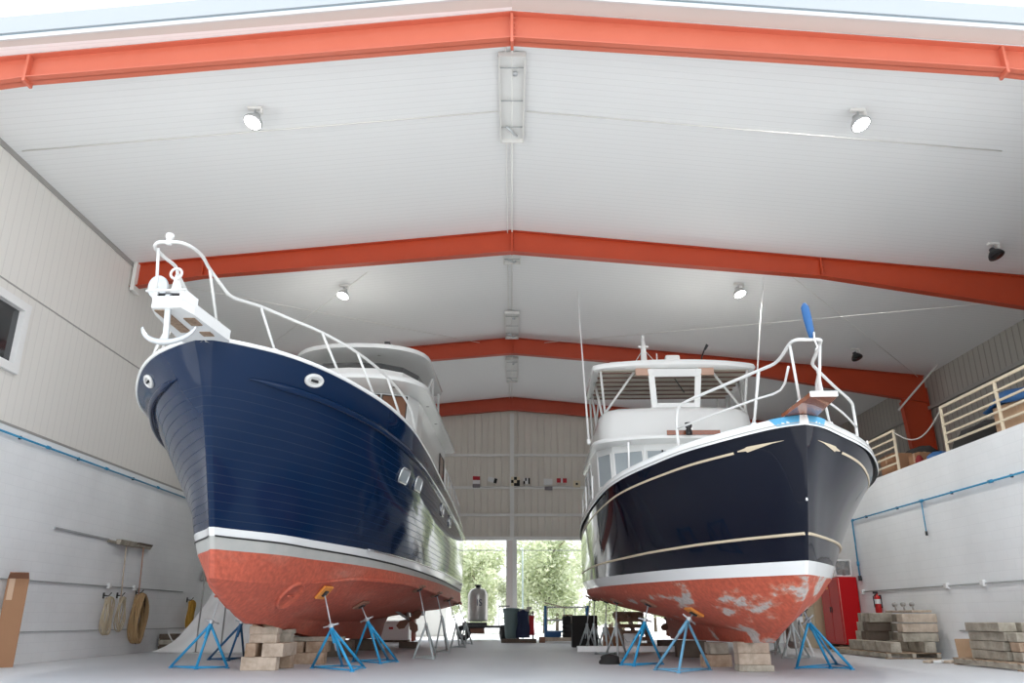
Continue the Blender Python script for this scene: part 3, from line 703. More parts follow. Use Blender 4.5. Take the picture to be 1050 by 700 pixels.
# running gear
for sg in (-1, 1):
    ru = MB(); ru.prism([(sg * 1.15, 13.85, 1.12), (sg * 1.15, 14.35, 1.12), (sg * 1.15, 14.55, .22), (sg * 1.15, 13.95, .20)], (.07, 0, 0)); ru.build('rudder', M_ANTI_L, BL)
    st = MB(); st.bar((sg * 1.15, 12.9, 1.16), (sg * 1.15, 13.1, .86), .04, .16, bev=.01); st.tube([(sg * 1.15, 10.4, 1.08), (sg * 1.15, 13.45, .82)], .035); sh = st.build('propeller_shaft', M_DKTRIM, BL)
    p_ = MB()
    for k in range(4):
        a = k * PI / 2 + .5; d = Vector((math.cos(a), 0, math.sin(a))); e = Vector((-math.sin(a), .45, math.cos(a))).normalized(); c = Vector((sg * 1.15, 13.4, .83))
        P = [c + d * .05 + e * .05, c + d * .25 + e * .15, c + d * .40 + e * .09, c + d * .42 - e * .04, c + d * .26 - e * .12, c + d * .05 - e * .05]; p_.prism(P, d.cross(e) * .02)
    p_.lathe([(0, -.1), (.06, -.08), (.07, .05), (.03, .12), (0, .12)], (sg * 1.15, 13.4, .83), (0, 1, 0)); p_.build('propeller', M_OLDPAD, sh)

# anchors stowed on the pulpit (things of their own)
def bw(p): return BL.matrix_basis @ Vector(p)
BL.matrix_basis = Matrix.Translation(BL.location) @ Matrix.Rotation(-math.atan(.016), 4, 'Z')
o_ = bw((.0, -2.34, zt - .12))
t = thing('anchor', 'pale grey anchor with crescent flukes hanging below the bow pulpit of the left boat', 'anchor', o_)
s_ = MB(); s_.bar((0, 0, .28), (0, .10, -.34), .075, .05, bev=.012); s_.lathe([(.05, -.03), (.05, .03)], (0, 0, .25), (1, 0, 0), 12); s_.build('shank', M_GALV, t)
A = [Vector((.36 * math.sin(a), .06 + .34 * (1 - math.cos(a)) * .3, -.34 + .30 * (1 - math.cos(a)))) for a in [x / 10 * 1.35 for x in range(-10, 11)]]
s_ = MB(); s_.tube(A, [.012 + .030 * (1 - abs(i - 10) / 10) ** .5 for i in range(21)], 10); s_.build('fluke', M_GALV, t)
s_ = MB(); s_.tube([(-.30, -.02, .34), (.22, -.02, .36)], .018); s_.build('stock', M_WRAIL, t)
o2 = bw((-.16, -2.12, zt + .06))
t = thing('anchor', 'white plough anchor with a rounded palm standing on the bow roller of the left boat', 'anchor', o2)
s_ = MB(); c = Vector((-.12, 0, .30)); P = [c + Vector((.13 * math.cos(a) - .03 * math.sin(a), .05 * math.sin(a), .19 * math.sin(a) + .02)) for a in [k * PI / 12 for k in range(24)]]; s_.prism(P, (.01, .035, 0)); s_.build('palm', M_GALV, t)
s_ = MB(); s_.bar((-.05, .02, .28), (.10, .75, .06), .05, .09, bev=.01); s_.build('shank', M_GALV, t)
s_ = MB(); P = [Vector((.12, -.05, .48)), Vector((.22, -.02, .12)), Vector((.17, .02, -.08)), Vector((.06, -.04, .10))]; s_.prism(P, (.03, .05, .01)); s_.bar((.12, 0, .5), (.17, .8, .12), .05, .07, bev=.01); s_.build('fluke', M_WRAIL, t)
s_ = MB(); s_.tube([Vector((.12 + .075 * math.cos(k * PI / 8), -.03, .50 + .075 * math.sin(k * PI / 8))) for k in range(16)], .018, 8, closed=True); s_.build('shackle', M_WRAIL, t)

# ============================ right boat
BR = thing('lobster_yacht', 'dark navy downeast motor yacht with cream stripes and scraped red bottom, standing on the right', 'boat', (4.13, 12, 0), -math.atan(.03))
BR.matrix_basis = Matrix.Translation((4.13, 12, 0)) @ Matrix.Rotation(-math.atan(.03), 4, 'Z')
wlr = lambda Y: 1.66 + .0135 * (Y - 12)
wr = [(11.5, .02), (11.75, .19), (12, .33), (12.4, .55), (12.8, .76), (13.4, 1.04), (14.5, 1.42), (15.75, 1.74), (18.2, 2.22), (20, 2.40), (23, 2.48), (26, 2.25)]
RR = [
 [(10.93, .02, 3.50), (11.03, .18, 3.50), (11.15, .31, 3.50), (11.4, .54, 3.49), (11.66, .78, 3.47), (11.9, 1.03, 3.44), (12.4, 1.42, 3.40), (13.1, 1.80, 3.34), (13.7, 2.06, 3.30), (14.2, 2.23, 3.27), (15, 2.40, 3.23), (16, 2.5, 3.19), (18, 2.6, 3.13), (20, 2.62, 3.10), (23, 2.5, 3.07), (26, 2.25, 3.07)],
 [(11.20, .02, 2.55), (11.4, .18, 2.55), (11.7, .38, 2.55), (12, .58, 2.55), (12.5, .90, 2.54), (13, 1.18, 2.53), (14, 1.62, 2.50), (15, 1.95, 2.48), (16, 2.15, 2.46), (18, 2.42, 2.44), (20, 2.52, 2.44), (23, 2.5, 2.45), (26, 2.27, 2.48)],
 [(y, x, wlr(y)) for y, x in wr],
 [(y + .09, x * .96, wlr(y) - .185) for y, x in wr],
 [(12.0, .06, 1.17), (13, .52, 1.15), (14, .88, 1.15), (15.75, 1.37, 1.2), (18.2, 1.9, 1.3), (20, 2.12, 1.36), (23, 2.25, 1.42), (26.05, 2.1, 1.52)],
 [(12.7, .06, .84), (13.5, .28, .81), (14.5, .50, .84), (15.75, .78, .90), (18.2, 1.15, .98), (20, 1.3, 1.05), (23, 1.4, 1.15), (26.05, 1.3, 1.3)],
 [(13.3, .07, .67), (14.2, .14, .65), (16, .22, .70), (18, .25, .75), (20, .25, .8), (23, .2, .9), (26.05, .15, 1.17)],
 [(13.85, .08, .51), (14.5, .10, .49), (20, .10, .40), (23.6, .08, .34), (23.8, .06, .95), (26.05, .06, 1.2)],
]
HR = Hull(BR, RR, 72)
TOPR = [0, 1, 2]
HR.skin('topsides', TOPR, M_NAVYDK, 8, label='glossy near-black navy topsides')
HR.skin('boot_stripe', [2, 3], M_WHITE, 3)
HR.skin('bottom', [3, 4, 5, 6], M_ANTI_R, 5)
HR.skin('keel', [6, 7], M_ANTI_R, 3)
HR.deck(0, -.02, inset=.02)
# toe rail: white moulded band on the sheer
q = MB()
for sg in (-1, 1):
    a = HR.curve(TOPR, 0, 0, 1, 70, sg, .03, -.05); b_ = HR.curve(TOPR, 0, 0, 1, 70, sg, .045, .0); c = HR.curve(TOPR, 0, 0, 1, 70, sg, .02, .09); d = HR.curve(TOPR, 0, 0, 1, 70, sg, -.07, .10); e = HR.curve(TOPR, 0, 0, 1, 70, sg, -.09, -.02)
    q.grid([a, b_, c, d, e]); ends = [x[0] for x in (a, b_, c, d, e)]; q.grid([ends, [Vector((0, x.y - .02, x.z)) for x in ends]])
q.build('toe_rail', M_WHITE, BR)
q = MB()
for sg in (-1, 1): q.tube(HR.curve(TOPR, 0, 0, 1, 70, sg, .043, -.012), .008, 6)
q.build('toe_rail_groove', M_GREYBAND, BR)
T = lambda Y: HR.tY(0, Y)
HR.strip('cove_stripe', TOPR, M_CREAM, [[(T(11.75) + (1 - T(11.75)) * i / 60, .120, .138) for i in range(61)],
   [(T(11.10), .115, .117), (T(11.25), .113, .122), (T(11.42), .108, .134), (T(11.58), .105, .146), (T(11.60), .112, .135), (T(11.70), .120, .128)]])
q = MB()
for sg in (-1, 1): q.tube(HR.curve(TOPR, .80, 0.0, .99, 60, sg, .008), [.022] * 40 + [.022 - .0006 * k for k in range(21)], 8)
q.build('rub_strake', M_CREAM, BR)
q = MB(); p = HR.panel(TOPR, 0, .55); q.box((0, p.y - .01, p.z), (.03, .04, .045), bev=.008); q.build('stem_eye', M_STEEL, BR)
# blue masking tape at the bow
q = MB()
for sg in (-1, 1):
    A = HR.curve(TOPR, 0, 0.0, T(11.12), 6, sg, .052, -.03); B_ = HR.curve(TOPR, 0, 0.0, T(11.22), 6, sg, .03, .095); C_ = HR.curve(TOPR, 0, 0.0, T(11.32), 6, sg, -.08, .105); q.grid([A, B_, C_])
q.build('masking_tape', M_TAPEB, BR)
# teak bow plank
q = MB(); q.prism([(-.17, -1.92, 3.63), (.18, -1.92, 3.63), (.24, -.85, 3.60), (-.24, -.85, 3.60)], (0, 0, .06)); bp_ = q.build('bow_plank', M_TEAK, BR)
q = MB(); q.box((.005, -1.93, 3.665), (.36, .03, .075), bev=.01); q.build('plank_cap', M_WHITEP, bp_)
# bow rail with lower rail
hp = [(0, -1.62, 4.52), (.16, -1.62, 4.52), (.21, -1.48, 4.51), (.24, -1.15, 4.43), (.28, -.90, 4.40), (.43, -.65, 4.38), (.9, 0, 4.30), (1.34, .56, 4.21), (1.43, .72, 4.10), (1.45, .76, 3.8), (1.44, .76, 3.5)]
r = MB(); path = crom([Vector(p) for p in hp], 3); r.tube(mir(path)[::-1] + path[1:], .024, 8); ra = r.build('bow_rail', M_WRAIL, BR)
lp = [(.22, -1.35, 4.22), (.25, -1.0, 3.98), (.53, -.55, 3.95), (1.0, .05, 3.88), (1.44, .72, 3.82)]
for sg in (-1, 1):
    s_ = MB(); s_.tube([Vector((sg * p.x, p.y, p.z)) for p in crom([Vector(p) for p in lp], 3)], .018, 8); s_.build('lower_rail', M_WRAIL, ra)
    for k in (2, 5):
        tp = Vector(hp[k]); base = HR.rp(0, T(12 + tp.y + (.12 if k > 2 else 0))); base = Vector((base.x - .05, base.y, base.z + .09))
        if k == 2: base = Vector((.13, -1.38, 3.69))
        s_ = MB(); s_.tube([(sg * tp.x, tp.y, tp.z), (sg * base.x, base.y, base.z)], .02, 8); s_.lathe([(0, .03), (.045, .03), (.05, 0)], (sg * base.x, base.y, base.z), (0, 0, 1), 10); s_.build('stanchion', M_WRAIL, ra)
for sg in (-1, 1):
    for Y, hh in ((14.0, .5), (17.5, .62)):
        p = HR.rp(0, T(Y)); s_ = MB(); s_.tube([(sg * (p.x - .05), p.y, p.z + .08), (sg * (p.x - .06), p.y, p.z + .08 + hh)], .018, 8); s_.build('deck_post', M_WRAIL, BR)
# deckhouse
dh = MB(); fr2 = [(0, 8.35), (.95, 8.42), (1.75, 8.75), (2.12, 9.35), (2.2, 10.2), (2.2, 13.2)]
def ring2(z, rk): return [Vector((x, y - rk, z)) for x, y in fr2]
rows = []
for z, rk in ((3.0, .55), (4.05, .28), (4.15, .25), (4.95, -.02), (5.18, -.08)):
    a = ring2(z, rk); rows.append([Vector((-p.x, p.y, p.z)) for p in a][::-1] + a[1:])
dh.grid(rows, smooth=False); dho2 = dh.build('deckhouse', M_WHITE, BR)
for sg in (-1, 1):
    for i, f0, f1 in ((0, .10, .94), (1, .06, .94), (2, .1, .9), (4, .06, .46), (4, .54, .94)):
        a0, a1 = ring2(4.12, .26), ring2(4.98, -.03); P = []
        for (r_, f) in ((a0, f0), (a0, f1), (a1, f1), (a1, f0)):
            p = r_[i].lerp(r_[i + 1], f); P.append(Vector((p.x * sg, p.y, p.z)))
        n = Vector((sg, 0, 0)) if i == 4 else (P[1] - P[0]).cross(P[3] - P[0]).normalized()
        if n.y > 0: n = -n
        Q = [p + n * .012 for p in P]; w_ = MB(); w_.tube(Q, .02, 6, closed=True); fo = w_.build('window', M_WHITEP, dho2)
        g_ = MB(); g_.add(Q, [(0, 1, 2, 3)]); g_.build('pane', M_GLASSL, fo)
        if i < 2:
            wp = MB(); c = (Q[2] + Q[3]) / 2; e = Q[0].lerp(Q[1], .5).lerp(c, .2); wp.bar(c - Vector((0, .03, 0)), e - Vector((0, .03, 0)), .03, .02); wp.build('wiper', M_BLK, fo)
slab('deckhouse_roof', 2.30, 7.95, 13.6, 5.16, 5.26, M_WHITE, .05, .9, BR)
# flybridge coaming with rounded shoulders
rows = []
F3 = [(0, 8.45), (1.0, 8.50), (1.7, 8.62), (1.98, 8.82), (2.08, 9.2), (2.1, 12.6)]
for z, rk, g in ((5.26, .04, 1), (5.7, -.02, .995), (6.0, -.06, .98), (6.13, -.12, .95), (6.2, -.22, .90), (6.2, -.40, .82)):
    a = [Vector((x * g, y - rk, z)) for x, y in F3]; rows.append([Vector((-p.x, p.y, p.z)) for p in a][::-1] + a[1:])
fb = MB(); fb.grid(rows); fo = fb.build('flybridge', M_WHITE, BR)
q = MB(); q.box((.25, 7.93, 5.34), (1.35, .05, .12), bev=.01); q.build('teak_board', M_TEAK, fo)
q = MB(); q.lathe([(.08, 0), (.08, .12), (.05, .14), (.09, .2), (.09, .3), (0, .32)], (.1, 7.75, 5.25)); q.build('horn', M_BLK, fo)
# windscreen frame
q = MB(); P = [(-.62, 8.72, 6.15), (-.66, 8.66, 6.75), (-.66, 8.60, 7.18)]
for sg in (-1, 1): q.bar((sg * .56, 8.78, 6.16), (sg * .64, 8.58, 7.24), .17, .06, (0, 1, 0), bev=.02)
q.bar((-.64, 8.60, 7.13), (.64, 8.60, 7.13), .06, .22, bev=.02); q.bar((-.58, 8.77, 6.24), (.58, 8.77, 6.24), .06, .20, bev=.02)
wf = q.build('windscreen_frame', M_WHITE, fo)
q = MB(); q.bar((.0, 8.66, 6.98), (.24, 8.70, 6.60), .03, .02); q.build('wiper', M_BLK, wf)
# hardtop with slatted liner
ht = slab('hardtop', 2.22, 8.45, 11.9, 7.24, 7.37, M_WHITE, .10, .28, BR)
q = MB(); q.box((0, 10.2, 7.235), (4.0, 3.0, .015)); hl = q.build('liner', mat('tan_liner', (.48, .44, .37), .6), ht)
for k in range(7):
    q = MB(); q.box((0, 8.9 + k * .45, 7.215), (4.05, .06, .03)); q.build('batten', mat('dark_batten', (.16, .08, .06), .6), hl)
for sg in (-1, 1):
    for (a, c) in (((sg * 1.88, 9.0, 6.1), (sg * 1.98, 8.75, 7.24)), ((sg * 1.88, 9.0, 6.12), (sg * 1.05, 8.85, 7.24)), ((sg * 1.95, 9.1, 6.1), (sg * 2.05, 10.0, 7.24)), ((sg * 2.02, 11.8, 5.3), (sg * 2.08, 11.7, 7.24)), ((sg * 1.98, 10.7, 6.1), (sg * 2.05, 11.2, 7.24)), ((sg * 1.95, 12.2, 6.1), (sg * 1.8, 11.7, 7.24))):
        s_ = MB(); s_.tube([a, c], .035, 8); s_.build('support', M_WRAIL, ht)
    s_ = MB(); s_.box((sg * .85, 8.62, 7.16), (.40, .08, .2), bev=.01); s_.build('chart_box', mat('pinkish_board', (.52, .33, .25), .6), ht)
# mast, radar, hailer, handrail hoop
q = MB(); q.tube([(-.72, 9.2, 7.36), (-.72, 9.2, 7.86), (-.72, 9.2, 8.3)], [.10, .085, .05], 10); q.bar((-.86, 9.2, 8.08), (-.58, 9.2, 8.08), .05, .05); q.lathe([(.035, 0), (.04, .1), (0, .13)], (-.72, 9.2, 8.3)); q.box((-.72, 9.2, 7.40), (.34, .3, .1), bev=.02); ma = q.build('mast', M_WHITE, ht)
for a in ((-1.12, 9.0, 7.36), (-.28, 9.0, 7.36), (-.72, 10.4, 7.36)):
    s_ = MB(); s_.tube([(-.72, 9.2, 8.02), a], .010, 6); s_.build('stay', M_WRAIL, ma)
q = MB(); q.box((.02, 8.95, 7.62), (.40, .26, .20), bev=.05); q.lathe([(.07, 0), (.06, .16)], (.02, 8.95, 7.40)); q.build('radar_box', M_WHITE, ht)
q = MB(); q.tube([(.82, 8.8, 7.38), (.80, 8.8, 7.62), (.90, 8.8, 7.86)], .02); q.tube([(.90, 8.8, 7.84), (.98, 8.78, 7.98)], [.03, .045], 8); q.build('spotlight', M_BLK, ht)
q = MB(); q.tube([(-.42, 8.8, 7.38), (-.42, 8.8, 7.74)], .018); q.build('roof_antenna', M_WRAIL, ht)
q = MB(); q.tube([(-1.75, 8.75, 7.36), (-1.7, 8.75, 7.46), (-1.45, 8.75, 7.48), (-1.38, 8.75, 7.38)], .03); q.build('roof_hoop', M_WRAIL, ht)
# whip antennas
def whip(a, b_, c):
    q = MB(); q.tube([a, a * .55 + c * .45, c], [.030, .022, .008], 8); q.lathe([(.05, 0), (.05, .12), (.03, .14)], a, (c - a), 10); q.build('whip_antenna', M_WHITEP, BR)
A0 = loc(BR, AY(604, 455, 20.6)); A1 = loc(BR, AY(592, 297, 21.2)); whip(A0, None, A1)
A0 = loc(BR, AY(773, 434, 20.9)); A1 = loc(BR, AY(784, 269, 20.9)); whip(A0, None, A1)
# side rail aft
for sg in (-1, 1):
    q = MB(); tp = HR.curve(TOPR, 0, T(19.4), T(25), 18, sg, -.06, .78); q.tube(tp, .02, 6); q.tube([p - Vector((0, 0, .36)) for p in tp], .014, 6); sr = q.build('side_rail', M_WRAIL, BR)
    for i in range(0, 19, 6):
        s_ = MB(); s_.tube([tp[i], tp[i] - Vector((0, 0, .72))], .018, 6); s_.build('stanchion', M_WRAIL, sr)
# rudder and propeller
ru = MB(); ru.prism([(-.03, 12.05, 1.0), (-.03, 12.6, 1.05), (-.03, 12.65, .40), (-.03, 12.05, .38)], (.06, 0, 0)); ru.build('rudder', M_ANTI_R, BR)
p_ = MB()
for k in range(4):
    a = k * PI / 2 + .4; d = Vector((math.cos(a), 0, math.sin(a))); e = Vector((-math.sin(a), .45, math.cos(a))).normalized(); c = Vector((0, 11.88, .72))
    p_.prism([c + d * .04 + e * .05, c + d * .2 + e * .12, c + d * .3 + e * .05, c + d * .3 - e * .05, c + d * .2 - e * .1, c + d * .04 - e * .05], d.cross(e) * .02)
p_.lathe([(0, -.1), (.05, -.08), (.05, .05), (0, .1)], (0, 11.88, .72), (0, 1, 0)); p_.build('propeller', M_OLDPAD, BR)
# rolled blue cover tied on the bow rail
bl = BR.matrix_basis @ Vector((.05, -1.62, 4.56))
t = thing('rolled_cover', 'narrow rolled blue cloth cover tied upright on the bow rail of the right boat', 'cover', bl)
q = MB(); q.tube([(.0, 0, -.02), (.0, 0, .10), (-.02, 0, .28), (-.035, .0, .44), (-.04, 0, .50)], [.025, .05, .058, .055, .02], 12); q.build('roll', M_TARPB, t)
q = MB(); q.tube([(.03, -.035, .06), (.02, -.05, -.05), (.05, -.045, -.16), (.02, -.04, -.20)], .012, 6); q.build('tie_cord', M_WCLOTH, t)

# ------------------------------------------------------------------ boat stands
def stand(label, m_, feet, collar, pad, padm, aim, handle=True, group=None, r=.025):
    c = sum(feet, Vector()) / len(feet); c.z = 0
    t = thing('boat_stand', label, 'boat stand', c, group=group)
    col = Vector(collar) - c; pd = Vector(pad) - c; F = [Vector(f) - c for f in feet]
    F = [f + Vector((0, 0, r)) for f in F]
    low = col + (Vector((0, 0, 0)) - col) * .22
    for f in F:
        l = MB(); l.tube([col, f], r, 8); l.lathe([(0, .0), (.045, 0), (.045, .02), (0, .02)], (f.x, f.y, 0), (0, 0, 1), 10); l.build('leg', m_, t)
    for i in range(len(F)):
        l = MB(); a, b_ = F[i], F[(i + 1) % len(F)]; l.tube([a, b_], r * .6, 6); l.build('brace', m_, t)
    d = (pd - col).normalized()
    s_ = MB(); s_.lathe([(r * 1.35, -.26), (r * 1.5, -.05), (r * 1.5, .03), (r, .03)], col, d, 12); s_.build('collar', m_, t)
    s_ = MB(); s_.tube([col - d * .4, pd - d * .02], r * .55, 8); s_.build('screw', M_GALV if m_ is not M_BLUEDK else M_BLUEDK, t)
    if handle:
        x = d.cross(Vector((0, 1, 0))).normalized(); s_ = MB(); s_.tube([col + d * .05 - x * .14, col + d * .05 + x * .14], .016, 8); s_.lathe([(.05, -.03), (.05, .03)], col + d * .05, d, 10); s_.build('handle', M_GALV, t)
    if padm:
        n = Vector(aim).normalized(); a = n.cross(Vector((0, 0, 1))).normalized(); u = a.cross(n); R = Matrix((a, u, n)).transposed()
        s_ = MB(); s_.box(pd, (.34, .28, .045), R, bev=.008); s_.build('pad', padm, t)
        s_ = MB(); s_.box(pd - n * .035, (.12, .12, .03), R, bev=.006); s_.build('pad_plate', M_BLK, t)
    return t
def pad_on(H, ids, u, v, Y):
    p = AY(u, v, Y); q_ = loc(H.root, p); sg = 1 if q_.x > 0 else -1; best = None
    for j in range(161):
        s_, n = None, None; vv = j / 160; t = H.tY(ids[min(int(vv * (len(ids) - 1)), len(ids) - 1)], q_.y + 12)
        for _ in range(4):
            a = H.panel(ids, t, vv); b2 = H.panel(ids, min(1, t + .002), vv); t = max(0, min(.998, t + (q_.y - a.y) / max(1e-5, b2.y - a.y) * .002))
        a = H.panel(ids, t, vv)
        if best is None or abs(a.x - abs(q_.x)) < best[0]: best = (abs(a.x - abs(q_.x)), a.z)
    s_, n = H.at(ids, q_.y + 12, best[1], sg)
    if n.z > 0: n = -n
    return H.root.matrix_basis @ (s_ + n * .03), H.root.matrix_basis.to_3x3() @ n
BOTL = [6, 7, 8, 9]; BOTR = [4, 5, 6, 7]
def stand_px(label, m_, feet, col, colY, pad, padY, padm, H, ids, **k):
    F = [G(*f) for f in feet]; w, n = pad_on(H, ids, pad[0], pad[1], padY); n = Vector(n)
    stand(label, m_, F, AY(col[0], col[1], colY), w, padm, -n, **k)
stand_px('light blue boat stand leaning by the left wall side of the left bow', M_BLUE, [(175, 684.5), (201, 686), (233, 685)], (216, 640), 15.9, (229, 610), 15.9, None, HL, BOTL)
stand_px('dark blue boat stand in shade behind the first one at the left bow', M_BLUEDK, [(214, 676.5), (234, 677.5), (250, 675)], (247, 640), 18.2, (254, 626), 18.2, None, HL, BOTL)
stand_px('bright blue boat stand with orange pad under the near side of the left bow', M_BLUE, [(320, 685), (361, 688.5), (373, 685), (351, 683.5)], (340, 644), 15.4, (331, 612), 15.3, M_ORANGE, HL, BOTL)
stand_px('bright blue boat stand with a worn pad just behind the orange padded one', M_BLUE, [(362, 678.5), (390, 680.5), (407, 678.5), (398, 677)], (377, 637), 17.7, (370, 619), 17.6, M_OLDPAD, HL, BOTL)
stand_px('pale grey boat stand in front of the propeller of the left boat', M_GREYST, [(424, 675), (444, 676), (447, 673)], (437, 640), 19.9, (436, 622), 19.9, M_OLDPAD, HL, BOTL, handle=False)
stand_px('pale grey boat stand second from front below the left stern', M_GREYST, [(446, 669), (461, 669.5), (458, 667)], (453, 632), 22.6, (453, 614), 22.6, M_OLDPAD, HL, BOTL, handle=False)
stand_px('pale grey boat stand third from front below the left stern', M_GREYST, [(462, 664.5), (477, 664), (471, 662.5)], (468, 640), 25.6, (467, 618), 25.6, M_OLDPAD, HL, BOTL, handle=False)
stand_px('farthest pale grey boat stand at the left stern corner, before the steel tank', M_GREYST, [(473, 660.5), (484, 660.5), (478, 659)], (477, 638), 29.3, (475, 620), 29.3, M_OLDPAD, HL, BOTL, handle=False)
stand_px('bright blue boat stand with white collar under the middle of the right boat', M_BLUE, [(637, 682), (650, 683), (679, 681)], (661, 638), 16.9, (666, 617), 16.9, M_OLDPAD, HL if 0 else HR, BOTR)
stand_px('faded blue boat stand with orange pad under the near side of the right bow', M_BLUEPALE, [(672, 687), (696, 690), (728, 687)], (705, 637), 15.2, (712, 618), 15.2, M_ORANGE, HR, BOTR)
stand_px('bright blue boat stand with splayed legs beyond the scraped right bow', M_BLUE, [(817, 685.5), (852, 685.5), (874, 686.5), (858, 681.5)], (829, 637), 15.6, (822, 618), 15.3, M_OLDPAD, HR, BOTR)
stand_px('pale grey boat stand on the far side of the right boat by the red cabinet', M_GREYST, [(803, 675), (818, 675.5), (830, 674)], (812, 640), 19.6, (810, 622), 19.6, M_OLDPAD, HR, BOTR, handle=False)
stand_px('grey boat stand half hidden behind the keel blocks of the right boat', M_GREYST, [(786, 669), (800, 669.5), (795, 667)], (793, 640), 22.4, (793, 624), 22.4, M_OLDPAD, HR, BOTR, handle=False)
for i, (px_, Y_, lab) in enumerate(((632, 19.6, 'pale grey boat stand nearest of the row below the right stern'), (621, 21.2, 'pale grey boat stand second of the row below the right stern'),
                                (609, 23.2, 'pale grey boat stand third of the row below the right stern'), (602, 25.2, 'pale grey boat stand last of the row below the right stern'))):
    vg = 632 + FPX * CAM_H / (CP * (CP * Y_ + .2))
    stand_px(lab, M_GREYST, [(px_ - 11 + i, vg - .5), (px_ + 2, vg + 1), (px_ + 11 - i, vg - .5)], (px_, 640), Y_, (px_ + 1, 619), Y_, M_OLDPAD, HR, BOTR, handle=False)

# ------------------------------------------------------------------ keel blocking
def timber(c, size, m_, label, rz=0.0, group=None, name='timber_block', rot=None, cat='timber'):
    q_ = MB(); q_.box((0, 0, 0), size, bev=.012); o = q_.build(name, m_, None); o.location = c; o.rotation_euler = rot or (0, 0, rz); return tag(o, label, cat, group)
x0 = -4.55
timber((x0 - .00, 15.50, .115), (.64, .24, .23), M_PALEWOOD, 'lowest front timber of the keel blocks under the left bow'); timber((x0 + .02, 16.15, .115), (.80, .24, .23), M_WOOD, 'lowest rear timber of the keel blocks under the left bow')
timber((x0 - .16, 15.85, .345), (.19, 1.0, .23), M_WOOD, 'left upright-faced timber in the second layer of blocks under the left bow'); timber((x0 + .24, 15.85, .345), (.38, 1.0, .23), M_PALEWOOD, 'wide right timber in the second layer of blocks under the left bow')
timber((x0 + .02, 15.58, .535), (.50, .24, .15), M_PALEWOOD, 'third layer pale timber of the keel blocks under the left bow'); timber((x0 + .04, 16.05, .535), (.72, .26, .15), M_OLDWOOD, 'rear timber in the third layer of the left bow blocks')
timber((x0 + .02, 15.60, .68), (.52, .30, .14), M_PALEWOOD, 'topmost pale timber carrying the keel at the left bow'); timber((x0 + .10, 16.05, .65), (.66, .26, .08), M_OLDWOOD, 'thin packing board behind the top block at the left bow')
timber((x0 + .02, 15.55, .765), (.42, .26, .025), M_PLY, 'thin plywood wedge on the topmost block at the left bow', name='plywood_wedge', cat='wedge')
timber((-4.18, 17.55, .11), (.72, .26, .22), M_WOOD, 'lowest timber of the second block pile under the left keel'); timber((-4.38, 17.75, .325), (.22, .6, .21), M_WOOD, 'left timber in the upper layer of the second block pile'); timber((-4.02, 17.75, .325), (.40, .6, .21), M_WOOD, 'right timber in the upper layer of the second block pile')
timber((-4.15, 17.75, .475), (1.3, .3, .09), M_OLDWOOD, 'long flat board on top of the second block pile under the left keel')
for k, (yy, hh) in enumerate(((20.6, .40), (24.6, .33))):
    timber((-4.28 + k * .04, yy, hh / 2 - .01), (.9, .34, hh - .02), M_DKWOOD, ('dark timber block under the middle of the left keel', 'dark timber block under the aft end of the left keel')[k])
timber((-3.2, 26.3, .09), (.55, .35, .18), M_DKWOOD, 'black timber block on the floor below the left rudder')
timber((4.30, 15.25, .055), (.62, .32, .11), M_OLDWOOD, 'grey bottom timber of the keel blocks under the right bow'); timber((4.28, 15.25, .205), (.56, .34, .19), M_PALEWOOD, 'middle pale timber of the keel blocks under the right bow'); timber((4.28, 15.27, .395), (.56, .32, .19), M_PALEWOOD, 'top pale timber touching the keel of the right bow')
timber((3.95, 16.6, .11), (.55, .3, .22), M_WOOD, 'low timber block just behind the pale blocks of the right bow'); timber((4.0, 16.7, .335), (.35, .5, .21), M_OLDWOOD, 'upper timber of the rear pile under the right keel')
timber((4.25, 20.3, .19), (.7, .34, .37), M_DKWOOD, 'dark timber block under the middle of the right keel')
timber((4.33, 23.2, .16), (.7, .34, .31), M_DKWOOD, 'dark timber block under the aft end of the right keel')
# long light plank lying behind the right stands
timber((3.2, 21.0, .16), (3.2, .12, .14), M_WHITEP, 'long white beam on the floor behind the stands of the right boat', name='white_beam', cat='beam')

# ------------------------------------------------------------------ along the left wall
t = thing('cardboard_box', 'tall brown cardboard box with an open flap at the left edge of the picture', 'box', (-9.72, 15.98, 0))
q = MB(); W, D_, H_ = .36, .24, 1.62
for s in (-1, 1): q.box((s * W / 2, 0, H_ / 2), (.012, D_, H_)); q.box((0, s * D_ / 2, H_ / 2), (W, .012, H_))
q.box((0, 0, .008), (W, D_, .012)); q.build('carton', M_CARD, t)
q = MB(); q.prism([(-W / 2, -D_ / 2, H_), (W / 2, -D_ / 2, H_), (W / 2 - .02, -D_ / 2 - .16, H_ + .10), (-W / 2 + .02, -D_ / 2 - .16, H_ + .10)], (0, .004, .012)); q.prism([(W / 2, -D_ / 2, H_), (W / 2, D_ / 2, H_), (W / 2 - .10, D_ / 2, H_ + .06), (W / 2 - .10, -D_ / 2, H_ + .06)], (0, 0, .012)); q.build('flap', M_CARDIN, t)
q = MB(); q.box((-.1, -D_ / 2 - .008, H_ - .2), (.1, .004, .4)); q.build('tape', M_TAPE, t)
t.location = (XL + .26, 16.4, 0); t.rotation_euler.z = .52

